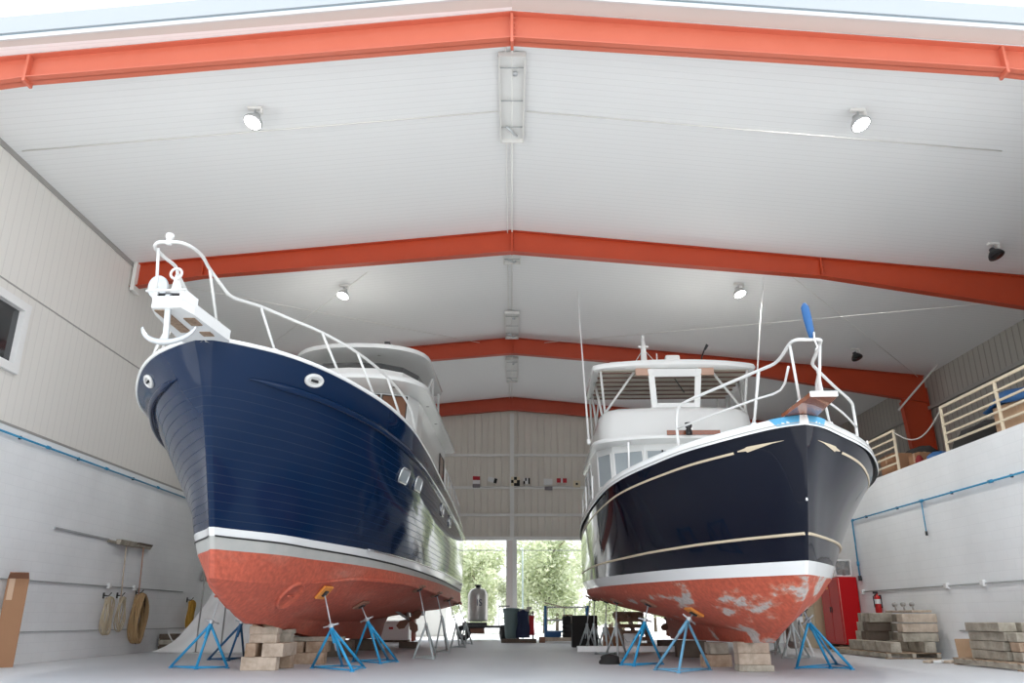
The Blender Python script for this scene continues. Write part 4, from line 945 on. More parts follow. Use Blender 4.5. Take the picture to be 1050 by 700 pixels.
b = MB(); z_ = 4.34
b.tube([(XL + .06, 11.6, 4.34), (XL + .06, 26.5, 4.33)], .022, 8); tp_ = tag(b.build('air_pipe', M_PIPE, None), 'blue air pipe running along the top of the left block wall', 'pipe')
for y in (14.9, 16.9, 19.5, 22.5):
    q = MB(); q.tube([(XL + .06, y - .06, 4.34), (XL + .06, y + .06, 4.34)], .036, 8); q.build('coupling', M_PIPE, tp_)
for y in (15.9, 18.2, 21):
    q = MB(); q.box((XL + .03, y, 4.34), (.06, .03, .07), bev=.006); q.build('pipe_clip', M_BLK, tp_)
b = MB(); b.tube([(XL + .025, 11.6, 1.62), (XL + .025, 25.3, 1.62)], .014, 8); co = tag(b.build('wall_conduit', M_COND, None), 'thin grey conduit along the left block wall above the rope coils', 'conduit')
for y in (20.6, 22.0):
    q = MB(); q.box((XL + .04, y, 1.63), (.08, .12, .13), bev=.012); q.build('outlet_box', M_BOXW, co)
b = MB(); b.tube([(XL + .015, 16.9, .62), (XL + .015, 27, .58)], .010, 6); tag(b.build('wall_cable', M_COND, None), 'thin cable low on the left wall passing behind the rope coils', 'cable')
# brush board and brushes
t = thing('tool_rack', 'long narrow wall rack board above the rope coils on the left wall', 'rack', (XL, 20.2, 2.68))
q = MB(); q.box((.02, -1.2, .05), (.03, 2.5, .05), Matrix.Rotation(-.012, 3, 'X'), bev=.004); q.build('rail', M_GALV, t)
q = MB(); q.box((.03, 1.2, .0), (.05, 2.4, .06), bev=.004); q.build('board', M_OLDWOOD, t)
def brush(y, z0, z1, m_, label, hw, hd):
    t_ = thing('push_broom', label, 'broom', (XL + .12, y, 0))
    q_ = MB(); q_.tube([(0, 0, z1), (.02, .12, z0)], .017, 8); q_.build('handle', m_, t_)
    q_ = MB(); q_.box((0, 0, z1 + .03), (.09, hw, .05), bev=.01); q_.build('brush_head', M_OLDWOOD, t_)
    q_ = MB(); q_.prism([(-.05, -hw / 2, z1 + .05), (.05, -hw / 2, z1 + .05), (.075, -hw / 2, z1 + hd), (-.06, -hw / 2, z1 + hd)], (0, hw, 0)); q_.build('bristles', M_DKWOOD if hd < .12 else M_OLDWOOD, t_)
brush(21.0, 1.15, 2.62, M_PALEWOOD, 'push broom with pale handle hung head up on the left wall', .9, .13)
brush(22.0, .95, 2.66, mat('reddish_handle', (.38, .20, .14), .6), 'push broom with reddish handle beside the pale handled broom', .8, .10)
def hook(y, z):
    q_ = MB(); q_.tube([(XL + .0, y, z), (XL + .14, y, z - .01), (XL + .2, y, z + .07)], .014, 8); q_.box((XL + .012, y, z), (.024, .06, .14), bev=.005); return q_
def coil(y, z, rx, rz, n, r, m_, spread):
    q_ = MB()
    for k in range(n):
        f = (k / max(1, n - 1) - .5); P = []
        for a in range(24):
            t_ = 2 * PI * a / 24; P.append((XL + .17 + spread * f + .02 * math.sin(3 * t_ + k), y + rx * math.cos(t_) * (1 - .12 * abs(f)) + .02 * math.sin(k * 1.7), z + rz * math.sin(t_) * (1 - .08 * abs(f)) - .03 * abs(f)))
        q_.tube(P, r, 6, closed=True)
    return q_
def hung(name, label, cat, y, z, rx, rz, n, r, m_, spread, extra=None):
    t_ = thing(name, label, cat, (XL, y, z)); q_ = coil(y, z, rx, rz, n, r, m_, spread); q_.build('coil', m_, t_, None).location = -Vector((XL, y, z))
    if extra:
        q_ = coil(y + .05, z - .02, rx * .96, rz * .98, 5, r, extra, spread * .5); q_.build('inner_coil', extra, t_).location = -Vector((XL, y, z))
    q_ = hook(y, z + rz + .02); q_.build('hook', M_BLK, t_).location = -Vector((XL, y, z))
hung('rope_coil', 'cream rope coil hanging on the left wall nearest the cardboard box', 'rope', 20.45, .94, .16, .44, 6, .016, M_ROPE, .12)
hung('rope_coil', 'thin cream rope coil hanging beside the other rope under the broom', 'rope', 21.15, .98, .16, .42, 4, .014, M_ROPE, .1)
hung('hose_coil', 'big tan and dark brown hose coil hanging on the left wall', 'hose', 22.2, .88, .27, .62, 8, .024, M_HOSE, .22, M_HOSEDK)
hung('strap_bundle', 'mustard yellow strap bundle hanging on the left wall nearest the bow', 'strap', 25.75, .96, .10, .42, 6, .03, M_STRAP, .12)
q = MB(); q.box((XL + .05, 26.8, 2.15), (.08, .26, .3), bev=.01); q.tube([(XL + .09, 27.0, 2.28), (XL + .25, 27.05, 2.25)], .03); tag(q.build('junction_box', M_CANVAS, None), 'small grey box high on the left wall behind the bow', 'box')
# crate with ribbed timber on the floor
t = thing('wooden_crate', 'small dark brown slatted crate on the floor by the left wall', 'crate', (XL + .30, 24.2, 0))
for k in range(3):
    q = MB(); q.box((0, 0, .08 + k * .155), (.46, .62, .12), bev=.01); q.build('slat', M_DKWOOD if k != 1 else M_OLDWOOD, t)
q = MB(); q.box((0, 0, .23), (.42, .58, .42)); q.build('core', M_DKWOOD, t)
# white plastic sheet draped from a line, flaring over the floor
q = MB(); rows = []
for i in range(15):
    f = i / 14; z = .02 + 2.5 * f ** 1.5; left = float(np.interp(z, [0, .12, .3, .84, 1.34, 2.0, 2.6], [-9.62, -9.35, -9.08, -8.70, -8.40, -8.18, -8.05])); r_ = []
    for k in range(21):
        g = k / 20; x = left + (-7.05 - left) * g
        r_.append(Vector((x, 22.9 + .45 * f + .05 * math.sin(k * 1.1 + .6 * math.sin(i * .5)) * (1 - .4 * f) - .25 * (1 - f) ** 3, z)))
    rows.append(r_)
q.grid(rows); o = q.build('plastic_sheet', mat('white_sheeting', (.84, .83, .82), .45), None); so = o.modifiers.new('thick', 'SOLIDIFY'); so.thickness = .012
tag(o, 'white plastic sheet draped to the floor behind the stands of the left bow', 'sheet')
for x, y, lab in ((-8.32, 22.45, 'thin dark upright pole standing left of the first blue stand'), (-7.68, 22.5, 'thin dark upright pole standing between the left bow stands')):
    q = MB(); q.tube([(x, y, 0), (x + .02, y, 3.4)], .022, 8); q.lathe([(.12, 0), (.12, .02), (.04, .04)], (x, y, 0)); tag(q.build('upright_pole', M_DKTRIM, None), lab, 'pole')
b = MB(); P = crom([Vector(p) for p in ((XL + .3, 23.9, .50), (XL + .5, 23.85, .25), (XL + .8, 23.9, .03), (-8.9, 22.3, .02), (-7.2, 22.2, .02), (-5.5, 22.3, .02))], 6); b.tube(P, .018, 6); tag(b.build('garden_hose', M_WRAIL, None), 'pale hose curling from the small crate across the floor', 'hose')

# ------------------------------------------------------------------ along the right wall
b = MB(); b.tube([(XW - .06, 11.6, 3.57), (XW - .06, 23.7, 3.57), (XW - .06, 23.72, 3.52), (XW - .06, 23.72, 2.0)], .022, 8); pp = tag(b.build('air_pipe', M_PIPE, None), 'blue air pipe along the right block wall turning down beside the red cabinet', 'pipe')
for (y, z) in ((23.7, 3.57), (19.56, 3.57), (16.6, 3.57), (23.72, 2.35)):
    q = MB(); q.lathe([(.0, -.06), (.038, -.06), (.038, .06), (0, .06)], (XW - .06, y, z), (0, 1, 0) if z > 3 else (0, 0, 1), 8); q.build('coupling', M_PIPE, pp)
for y in (22.8, 20.9, 18.2, 15.9):
    q = MB(); q.box((XW - .03, y, 3.57), (.06, .03, .07), bev=.006); q.build('pipe_clip', M_BLK, pp)
q = MB(); q.tube([(XW - .06, 19.56, 3.57), (XW - .06, 19.56, 2.82)], .014, 8); q.build('drop_pipe', M_PIPE, pp)
q = MB(); q.lathe([(0, -.05), (.03, -.05), (.03, .05), (0, .05)], (XW - .06, 19.56, 2.80), (0, 0, 1), 8); q.build('valve', M_BLK, pp)
q = MB(); q.box((XW - .06, 23.72, 1.95), (.09, .09, .14), bev=.02); q.build('regulator', M_BLK, pp)
b = MB(); b.tube([(XW - .025, 11.6, 1.58), (XW - .025, 23.75, 1.58)], .014, 8); co = tag(b.build('wall_conduit', M_COND, None), 'thin grey conduit with outlet boxes along the right block wall', 'conduit')
for y in (23.72, 19.1, 17.6):
    q = MB(); q.box((XW - .04, y, 1.58), (.08, .13, .13), bev=.012); q.build('outlet_box', M_BOXW, co)
b = MB(); b.tube([(XW - .015, 11.6, .62), (XW - .015, 18.9, .62)], .01, 6); tag(b.build('wall_cable', M_COND, None), 'thin cable low on the right wall between the timber stacks', 'cable')
# fire extinguisher
t = thing('fire_extinguisher', 'red fire extinguisher hung on the white right wall above the timber stack', 'fire extinguisher', (XW - .10, 22.7, 1.0))
q = MB(); q.lathe([(0, 0), (.075, 0), (.085, .03), (.085, .36), (.07, .43), (.03, .46), (.03, .5)], (0, 0, 0)); q.build('cylinder', mat('extinguisher_red', (.55, .012, .012), .3), t)
q = MB(); q.box((-.03, 0, .53), (.13, .05, .06), bev=.01); q.build('valve_handle', M_BLK, t)
q = MB(); q.tube([(-.02, -.03, .50), (-.12, -.05, .42), (-.11, -.05, .15)], .015); q.build('hose', M_BLK, t)
q = MB(); q.lathe([(.087, 0), (.087, .12)], (0, 0, .24), (0, 0, 1), 20); q.build('instruction_band', M_WCLOTH, t)
q = MB(); q.box((.085, 0, .3), (.03, .12, .34), bev=.005); q.build('wall_bracket', M_BLK, t)
# cabinets
t = thing('safety_cabinet', 'tall red steel cabinet with an orange warning label against the right wall', 'cabinet', (9.70, 24.75, .16))
q = MB(); q.box((0, 0, .92), (.54, 1.45, 1.84), bev=.03); q.build('body', M_REDCAB, t)
for s in (-1, 1):
    q = MB(); q.box((-.28, s * .35, .94), (.025, .67, 1.72), bev=.006); d_ = q.build('door', M_REDCAB, t)
    q = MB(); q.box((-.30, s * .06, .95), (.03, .03, .16), bev=.006); q.build('handle', M_BLK, d_)
q = MB(); q.box((-.296, .30, 1.62), (.006, .42, .20)); q.build('warning_label', M_ORLABEL, t)
q = MB(); q.tube([(-.262, -.71, .05), (-.262, -.71, 1.82)], .012); q.build('edge_highlight', mat('pink_highlight', (.70, .25, .22), .4), t)  # pale pink tube paints the highlight along the cabinet corner
for y in (24.35, 25.15): timber((9.68, y, .07), (.6, .16, .14), M_DKWOOD, 'dark skid timber under the near end of the red cabinet' if y < 24.5 else 'dark skid timber under the far end of the red cabinet')
t = thing('beige_locker', 'tall beige steel locker standing behind the red cabinet', 'cabinet', (9.62, 26.6, 0))
q = MB(); q.box((0, 0, .98), (.66, 1.6, 1.96), bev=.015); q.build('body', M_BEIGE, t)
for s in (-1, 1):
    q = MB(); q.box((-.34, s * .39, 1.0), (.02, .74, 1.84), bev=.005); d_ = q.build('door', M_BEIGE, t)
    q = MB(); q.box((-.36, s * .06, 1.0), (.03, .04, .16), bev=.006); q.build('handle', M_BLK, d_)
t = thing('box_fan', 'square white box fan with wire guard on top of the red cabinet', 'fan', (9.70, 24.3, 2.01)); t.scale = (.8, .8, .85)
q = MB()
for (x, z, sx, sz) in ((0, .03, .62, .06), (0, .55, .62, .06), (-.29, .29, .06, .58), (.29, .29, .06, .58)): q.box((x, 0, z), (sx, .16, sz), bev=.012)
q.build('frame', M_WHITEP, t)
q = MB()
for r_ in (.06, .12, .18, .24): q.tube([(r_ * math.cos(k * PI / 12), -.085, .29 + r_ * math.sin(k * PI / 12)) for k in range(24)], .006, 5, closed=True)
for k in range(6): q.tube([(-.26 * math.cos(k * PI / 6), -.08, .29 - .26 * math.sin(k * PI / 6)), (.26 * math.cos(k * PI / 6), -.08, .29 + .26 * math.sin(k * PI / 6))], .005, 5)
q.build('guard', M_GALV, t)
q = MB()
for k in range(5):
    a = k * 2 * PI / 5; d = Vector((math.cos(a), 0, math.sin(a))); e = Vector((-math.sin(a), .5, math.cos(a))).normalized(); c = Vector((0, 0, .29)); q.prism([c + d * .03 + e * .03, c + d * .22 + e * .09, c + d * .22 - e * .07, c + d * .03 - e * .03], d.cross(e) * .008)
q.build('blades', M_CANVAS, t)
q = MB(); q.box((0, .09, .29), (.56, .01, .5)); q.build('back_grille', M_COND, t)

# ---- pallets and timber stacks
def pallet(label, c, L, Wd, rz=0.0):
    t_ = thing('pallet', label, 'pallet', c, rz)
    for k in range(7):
        q_ = MB(); q_.box((0, -L / 2 + .06 + k * (L - .12) / 6, .125), (Wd, .11, .022), bev=.004); q_.build('deck_board', M_WOOD, t_)
    for x in (-Wd / 2 + .06, 0, Wd / 2 - .06):
        q_ = MB(); q_.box((x, 0, .07), (.09, L, .088), bev=.004); q_.build('stringer', M_OLDWOOD, t_)
    for y in (-L / 2 + .08, L / 2 - .08):
        q_ = MB(); q_.box((0, y, .013), (Wd, .11, .022), bev=.004); q_.build('bottom_board', M_WOOD, t_)
pallet('long pallet under the crooked timber stack below the extinguisher', (9.15, 20.9, 0), 2.9, 1.25)
pallet('pallet under the neat timber stack at the right edge', (9.42, 16.2, 0), 2.3, 1.0)
pallet('dark pallet beside the skid of the red cabinet', (9.3, 22.95, 0), .9, 1.1)
H0 = .137
lw = ['bottom', 'second', 'third', 'fourth', 'top']
# crooked stack: beams seen end-on and lengthways
for i in range(3):
    timber((8.72 + i * .02, 19.75 + i * .85, H0 + .115), (.24, .78, .22), M_OLDWOOD, f'grey timber along the hall side of the bottom layer of the crooked stack, {["nearest", "middle", "farthest"][i]} one')
    timber((9.50, 19.75 + i * .85, H0 + .115), (.26, .80, .22), M_OLDWOOD, f'grey timber along the wall side of the bottom layer of the crooked stack, {["nearest", "middle", "farthest"][i]} one')
for l in range(1, 4):
    z = H0 + .11 + l * .215
    timber((9.28, 21.75 - .05 * l, z), (.95 - .07 * l, .24, .22), M_OLDWOOD, f'{lw[l] if l < 3 else "top"} layer cross timber at the far end of the crooked stack', .03 * (-1) ** l)
    timber((9.10 + .05 * l, 21.42 - .05 * l, z), (.6, .24, .22), M_DKWOOD if l < 3 else M_OLDWOOD, f'{lw[l] if l < 3 else "top"} layer dark cross timber next to the far end of the crooked stack', -.04 * (-1) ** l)
    if l < 4:
        timber((9.42, 19.75 - .04 * l, z - (.0 if l < 2 else .01)), (.84, .26, .19), M_PALEWOOD if l > 1 else M_OLDWOOD, f'{lw[l] if l < 3 else "top"} layer long pale timber lying across the near end of the crooked stack', .03 * l)
        timber((9.62, 20.6, z - .01), (.24, 1.2, .19), M_OLDWOOD, f'{lw[l] if l < 3 else "top"} layer long timber next to the wall in the crooked stack', -.02 * l)
timber((9.55, 20.3, H0 + .895), (.5, 1.2, .05), M_PALEWOOD, 'thin pale board on top of the crooked stack', .08)
for k, y in enumerate((20.9, 20.45, 20.0)):
    q = MB(); q.tube([(0, 0, 0), (0, .03, .12)], .022); q.lathe([(.0, -.05), (.05, -.04), (.055, .03), (.02, .07), (0, .07)], (0, .04, .14), (1, .3, .2), 10); o = q.build('jack_screw_head', M_DKTRIM, None); o.location = (9.55, y, H0 + .92)
    tag(o, f'dark metal screw head standing on the crooked timber stack, {("farthest", "middle", "nearest")[k]} of three', 'screw head', 'screw heads on the timber stack')
# neat stack at the right edge
NL = ['bottom', 'second', 'third', 'top']
for l in range(4):
    z = H0 + .085 + l * .168
    timber((9.26 - .03 * (l == 3), 16.3 + .05 * (l % 2), z), (.33, 1.2, .16), M_OLDWOOD, f'{NL[l]} layer timber on the hall side of the neat stack at the right edge', .015 * (-1) ** l)
    timber((9.65, 16.35 + .04 * (l % 2), z), (.33, 1.25, .16), M_OLDWOOD, f'{NL[l]} layer timber on the wall side of the neat stack at the right edge', -.01 * (-1) ** l)
    if l < 3: timber((9.5, 15.45 + .03 * l, z), (.75, .28, .16), M_OLDWOOD if l != 1 else M_WOOD, f'{NL[l]} layer cross timber at the near end of the neat stack', .02)
timber((9.42, 17.62, .25), (.46, .025, .46), M_PLY, 'small brown plywood sheet leaning against the neat timber stack', name='plywood_sheet', rot=(-.14, 0, -.1), cat='board')
for k in range(3):
    timber((8.85 + k * .2, 18.05 - .06 * k, .03), (.16, .75, .05), M_PALEWOOD if k != 1 else M_WHITEP, f'short loose plank on the floor before the timber stacks, {("leftmost", "white middle", "rightmost")[k]} of three', rot=(0, 0, -.75 - .03 * k), name='loose_plank', cat='plank')
# ------------------------------------------------------------------ mezzanine
def railing(y0, y1, label):
    n = max(1, round(abs(y1 - y0) / 2.5)); t_ = thing('railing', label, 'railing', (XW + .06, y0, 4.5))
    for k in range(n + 1):
        q_ = MB(); y = (y1 - y0) * k / n; q_.box((0, y, .535), (.055, .055, 1.07), bev=.006); q_.build('post', M_RAILC, t_)
    for z in (1.05, .84, .63, .42, .21):
        q_ = MB(); q_.box((0, (y1 - y0) / 2, z), (.04, abs(y1 - y0), .045 if z < 1 else .06), bev=.006); q_.build('bar', M_RAILC, t_)
railing(18.2, 11.6, 'long cream railing with five bars on the mezzanine edge at the right')
railing(20.65, 28.2, 'short looking cream railing on the mezzanine edge behind the right bow')
b = MB(); b.tube([Vector((XW + .06, 18.2 + 2.45 * k / 14, 5.5 - .42 * math.sin(PI * k / 14))) for k in range(15)], .018, 6); tag(b.build('barrier_rope', M_CANVAS, None), 'sagging rope closing the gap between the two mezzanine railings', 'rope')
def carton(c, s_, label, rz=0, m_=None):
    t_ = thing('cardboard_box', label, 'box', c, rz); q_ = MB(); q_.box((0, 0, s_[2] / 2), s_, bev=.01); q_.build('carton', m_ or M_CARD, t_)
    q_ = MB(); q_.box((0, 0, s_[2] + .004), (.07, s_[1], .006)); q_.box((-s_[0] / 2 - .002, 0, s_[2] - .12), (.004, .07, .24)); q_.build('tape', M_TAPE, t_); return t_
carton((11.0, 16.1, 4.48), (1.0, 1.7, .72), 'large tan box behind the mezzanine railing under a blue tarp', 0, M_PLY)
q = MB()
rows = []
for i in range(9):
    rows.append([Vector((10.42 + 1.2 * j / 8, 15.2 + 2.0 * i / 8, 5.30 + .14 * math.sin(i * 1.3 + j) * math.sin(PI * j / 8) + .12 * math.exp(-((i - 6) ** 2) / 4) - (.22 if i in (0, 8) or j in (0,) else 0) + .05)) for j in range(9)])
q.grid(rows); o = q.build('tarp', M_TARPB, None); so = o.modifiers.new('thick', 'SOLIDIFY'); so.thickness = .03; tag(o, 'crumpled blue tarp on the large tan box on the mezzanine', 'tarp')
def heap(c, r, hgt, m_, label, name, cat, seed):
    rnd = random.Random(seed); q_ = MB(); rows_ = []
    for i in range(7):
        f = i / 6; rows_.append([Vector((r[0] * math.cos(a * PI / 8) * math.cos(f * PI / 2) ** .6 * (1 + rnd.uniform(-.12, .12)), r[1] * math.sin(a * PI / 8) * math.cos(f * PI / 2) ** .6 * (1 + rnd.uniform(-.12, .12)), hgt * math.sin(f * PI / 2) * (1 + rnd.uniform(-.08, .08)))) for a in range(16)])
    q_.grid(rows_, closed=True); o_ = q_.build(name, m_, None); o_.location = c; return tag(o_, label, cat)
heap((11.2, 18.6, 4.48), (.75, 1.3, .75), .75, M_DARK, 'dark covered heap on the mezzanine between the railings', 'covered_heap', 'heap', 1) if 0 else heap((11.2, 18.2, 4.48), (.75, 1.35), .72, M_DARK, 'dark covered heap on the mezzanine behind the end of the long railing', 'covered_heap', 'heap', 1)
heap((10.55, 19.55, 4.48), (.3, .35), .28, M_TARPB, 'small blue cloth heap in the gap of the mezzanine railing', 'cloth_heap', 'cloth', 2)
heap((11.3, 21.8, 4.48), (.6, .8), .85, M_DARK, 'dark bundle on the mezzanine behind the far railing', 'dark_bundle', 'bundle', 3)
carton((10.55, 21.75, 4.48), (.55, .75, .62), 'brown box pressed against the far mezzanine railing')
carton((10.75, 20.85, 4.48), (.35, .45, .50), 'narrow brown box at the end of the far mezzanine railing', .2)
heap((10.5, 20.4, 4.48), (.11, .14), .36, mat('dark_red_bag', (.20, .01, .012), .8), 'small red bag at the foot of the far mezzanine railing', 'red_bag', 'bag', 4)

# ------------------------------------------------------------------ back of the hall
# signal flags pinned along the middle girt
def flag(px, py, w_, h_, mats, pattern, label, rot=0.0):
    p = AY(px, py, YB - .19); t_ = thing('signal_flag', label, 'flag', p, group='signal flags on the back wall')
    n = len(pattern); N_ = 6; cols = [[] for _ in mats]
    for i, row in enumerate(pattern):
        for j, ci in enumerate(row):
            x0_, x1_ = w_ * (j / len(row) - .5), w_ * ((j + 1) / len(row) - .5); z1_, z0_ = h_ * (.5 - i / n), h_ * (.5 - (i + 1) / n)
            q_ = cols[ci]; q_.append((x0_, x1_, z0_, z1_))
    for ci, rects in enumerate(cols):
        if not rects: continue
        q_ = MB()
        for (xa, xb, za, zb) in rects:
            pts = [(xa + (xb - xa) * k / 3) for k in range(4)]
            q_.grid([[Vector((x, .02 * math.sin(x * 9) - .012, z)) for x in pts] for z in (za, zb)], smooth=True); q_.grid([[Vector((x, .02 * math.sin(x * 9) + .0, z)) for x in pts] for z in (za, zb)], smooth=True)
        q_.build('field', mats[ci], t_)
    t_.rotation_euler = (0, rot, 0)
flag(488.5, 494, .33, .52, [M_REDCL, M_WCLOTH, mat('grey_cloth', (.22, .2, .21), .9)], [[0], [1], [2]], 'red, white and dark striped signal flag, leftmost on the back wall')
flag(505, 492, .42, .22, [M_WCLOTH, M_DARK], [[0, 0, 1]], 'white signal flag with a dark tip left of the central post', .25)
flag(528.5, 493.5, .40, .42, [M_YELCL, M_DARK], [[0, 1, 0], [1, 0, 1], [0, 1, 1]], 'cream and black chequered signal flag hanging at the central post')
flag(540, 493, .30, .28, [M_WCLOTH, M_DARK], [[0, 1, 0, 1], [1, 0, 0, 1]], 'small white flag with black checks right of the central post')
flag(562, 494, .40, .30, [M_WCLOTH], [[0]], 'plain white signal flag on the back wall')
flag(562.5, 500.5, .36, .16, [mat('grey_cloth', (.22, .2, .21), .9)], [[0]], 'grey lower flag hanging below the plain white one')
flag(576, 492.5, .46, .20, [M_REDCL, M_WCLOTH], [[0, 0, 1, 0, 0]], 'red signal flag rightmost in the clear part of the back wall')
flag(591.5, 496, .32, .30, [M_YELCL, M_DARK], [[0, 0, 0], [0, 1, 0], [0, 0, 0]], 'cream signal flag with black centre behind the right boat rail')
b = MB(); P = []
xs_ = [484, 500, 515, 528, 540, 552, 570, 595]
b.tube([AY(x, 498 + (1.5 if i % 2 else 0), YB - .16) for i, x in enumerate(xs_)], .012, 5); tag(b.build('flag_line', M_CANVAS, None), 'thin line carrying the signal flags across the back wall', 'line')
b = MB(); b.tube([(-DX, YB + .3, 3.75), (DX, YB + .3, 3.75)], .02, 6); tag(b.build('door_cable', M_COND, None), 'thin horizontal cable across the top of the back doorway', 'cable')
b = MB(); b.tube([(.48, YB + .6, 0), (.48, YB + .6, 3.9)], .04, 8); tag(b.build('pale_pole', mat('pale_green_paint', (.55, .68, .66), .5), None), 'thin pale green pole just right of the doorway column', 'pole')
# steel tank on a trailer
t = thing('tank_trailer', 'dull steel tank on a small black trailer at the back doorway', 'trailer', (-1.42, 34.9, 0))
q = MB(); q.lathe([(0, .72), (.40, .74), (.42, .80), (.42, 1.72), (.40, 1.84), (.30, 1.98), (.12, 2.05), (0, 2.06)], (0, 0, 0), (0, 0, 1), 32); tk = q.build('tank', M_SILVER, t)
q = MB(); q.lathe([(.10, 2.04), (.10, 2.12), (.14, 2.13), (.14, 2.17), (0, 2.18)], (0, 0, 0)); q.build('cap', M_BLK, tk)
cu = bpy.data.curves.new('tank_lettering', 'FONT'); cu.body = 'IS'; cu.size = .36; cu.extrude = .004; cu.align_x = 'CENTER'; tmp = bpy.data.objects.new('tmp', cu); COL.objects.link(tmp)
me = bpy.data.meshes.new_from_object(tmp); bpy.data.objects.remove(tmp)
for v_ in me.vertices:
    x, z = v_.co.x + .08, v_.co.y; a = x / .428; rr = .426 + v_.co.z; v_.co = (rr * math.sin(a), -rr * math.cos(a), 1.34 + z)
lo_ = bpy.data.objects.new('lettering', me); COL.objects.link(lo_); lo_.parent = tk; me.materials.append(mat('navy_letters', (.02, .03, .10), .6))
q = MB(); q.box((.2, 0, .52), (1.9, 1.0, .09), bev=.01); q.box((.9, -.5, .95), (.04, .04, .8)); q.box((1.1, -.5, 1.32), (.44, .04, .04)); q.box((-.1, -.52, .63), (1.0, .05, .12)); q.build('frame', M_BLK, t)
for x in (-.55, 1.05):
    q = MB(); q.lathe([(.10, -.09), (.27, -.09), (.30, -.05), (.30, .05), (.27, .09), (.10, .09)], (x, -.35, .30), (0 if x < 0 else 1, 1 if x < 0 else .25, 0), 20); q.build('wheel', M_BLACK, t)
q = MB(); q.lathe([(0, -.35), (.12, -.34), (.13, .34), (0, .35)], (-.05, -.3, .38), (1, 0, 0), 14); q.build('compressor_drum', M_OLDPAD, t)
# utility cart with bin, jacket draped
t = thing('waste_bin', 'large grey green plastic bin at the foot of the doorway column', 'bin', (-.02, 32.6, 0))
q = MB(); q.lathe([(0, .12), (.22, .12), (.25, .2), (.30, 1.0), (.33, 1.16), (.35, 1.18), (.30, 1.22), (0, 1.24)], (0, 0, 0), (0, 0, 1), 24); q.build('body', M_BIN, t)
q = MB()
for s in (-1, 1): q.lathe([(0, -.03), (.10, -.03), (.10, .03), (0, .03)], (s * .22, .1, .10), (1, 0, 0), 14)
q.build('wheel', M_BLK, t)
t = thing('utility_cart', 'cluttered tool cart beside the grey green bin', 'cart', (.52, 32.4, 0))
q = MB()
for x in (-.28, .28):
    for y in (-.2, .2): q.tube([(x, y, .1), (x, y, 1.12)], .022)
q.box((0, 0, .32), (.62, .46, .03)); q.box((0, 0, 1.05), (.62, .46, .04)); q.build('frame', M_BLK, t)
for x in (-.28, .28):
    q = MB(); q.lathe([(0, -.03), (.09, -.03), (.09, .03), (0, .03)], (x, -.2, .09), (1, 0, 0), 14); q.build('wheel', M_BLACK, t)
q = MB(); q.box((-.05, 0, 1.13), (.42, .3, .12), bev=.02); q.box((.15, .05, 1.22), (.2, .22, .1), bev=.02); q.tube([(.1, 0, 1.1), (.12, 0, 1.62)], .015); q.build('tools', M_DKTRIM, t)
q = MB(); q.box((.02, 0, .68), (.44, .36, .66), bev=.03); q.build('tool_box', M_CANVAS, t)
q = MB(); rows = []
for i in range(10):
    f = i / 9; z = 1.16 - 1.0 * f; rows.append([Vector((x * (1 + .4 * f) + .02 * math.sin(5 * x * 9 + i), -.26 - .06 * f - .03 * math.cos(x * 20), z - .10 * abs(x) * 4 * (1 - f))) for x in [(-.19 + .38 * k / 10) for k in range(11)]])
q.grid(rows); o = q.build('jacket', M_NAVYCL, None); o.location = (.42, 32.4, 0); so = o.modifiers.new('thick', 'SOLIDIFY'); so.thickness = .03; tag(o, 'navy jacket draped over the front of the tool cart', 'jacket')
q = MB(); rows = []
for i in range(8):
    f = i / 7; rows.append([Vector((x, -.25 - .03 * math.cos(x * 30 + i), .95 - .7 * f)) for x in [(.0 + .18 * k / 6) for k in range(7)]])
q.grid(rows); o = q.build('red_rag', M_REDCL, None); o.location = (.66, 32.4, 0); so = o.modifiers.new('thick', 'SOLIDIFY'); so.thickness = .02; tag(o, 'dark red spotted rag hanging on the side of the tool cart', 'rag')
timber((.25, 31.4, .07), (1.3, .2, .14), M_DKWOOD, 'dark timber on the floor in front of the tool cart')
timber((1.12, 31.7, .10), (.22, .3, .20), M_OLDPAD, 'small brown block on the floor right of the tool cart', name='brown_block', cat='block')
# blue scaffold, drum, planks
t = thing('scaffold', 'low blue scaffold frame with white rails near the back doorway', 'scaffold', (2.15, 33.6, 0))
for x in (-.82, .85):
    for y in (-.35, .35):
        q = MB(); q.tube([(x, y, 0), (x, y, 1.32)], .04, 8); q.build('post', M_BLUEPALE if 0 else mat('scaffold_blue', (.03, .17, .38), .5), t)
for z, m_ in ((1.27, M_WRAIL), (.78, M_WRAIL), (.35, MATS['scaffold_blue'])):
    for y in (-.35, .35):
        q = MB(); q.tube([(-.82, y, z), (.85, y, z)], .028, 8); q.build('rail', m_, t)
q = MB(); q.box((0, 0, .80), (1.6, .6, .04)); q.build('platform', M_PALEWOOD, t)
for x in (-.1, .35):
    q = MB(); q.tube([(x, -.35, .78), (x, -.35, 1.27)], .022, 8); q.build('upright', M_WRAIL, t)
t = thing('black_drum', 'black ribbed drum standing on the planks before the blue scaffold', 'drum', (2.15, 32.5, .17))
q = MB(); pr = [(0, 0), (.21, 0)]
for k in range(5): pr += [(.215, .02 + k * .15), (.23, .06 + k * .15), (.215, .12 + k * .15), (.20, .145 + k * .15)]
pr += [(.21, .77), (0, .78)]; q.lathe(pr, (0, 0, 0), (0, 0, 1), 24); q.build('barrel', M_BLACK, t)
q = MB(); q.lathe([(0, .78), (.20, .785), (.19, .82), (0, .82)], (0, 0, 0), (0, 0, 1), 24); q.build('lid', M_OLDPAD, t)
timber((1.75, 32.4, .085), (1.7, .75, .16), M_PALEWOOD, 'broad pale plank pile on the floor in front of the blue scaffold', name='plank_pile', cat='planks') if 0 else None
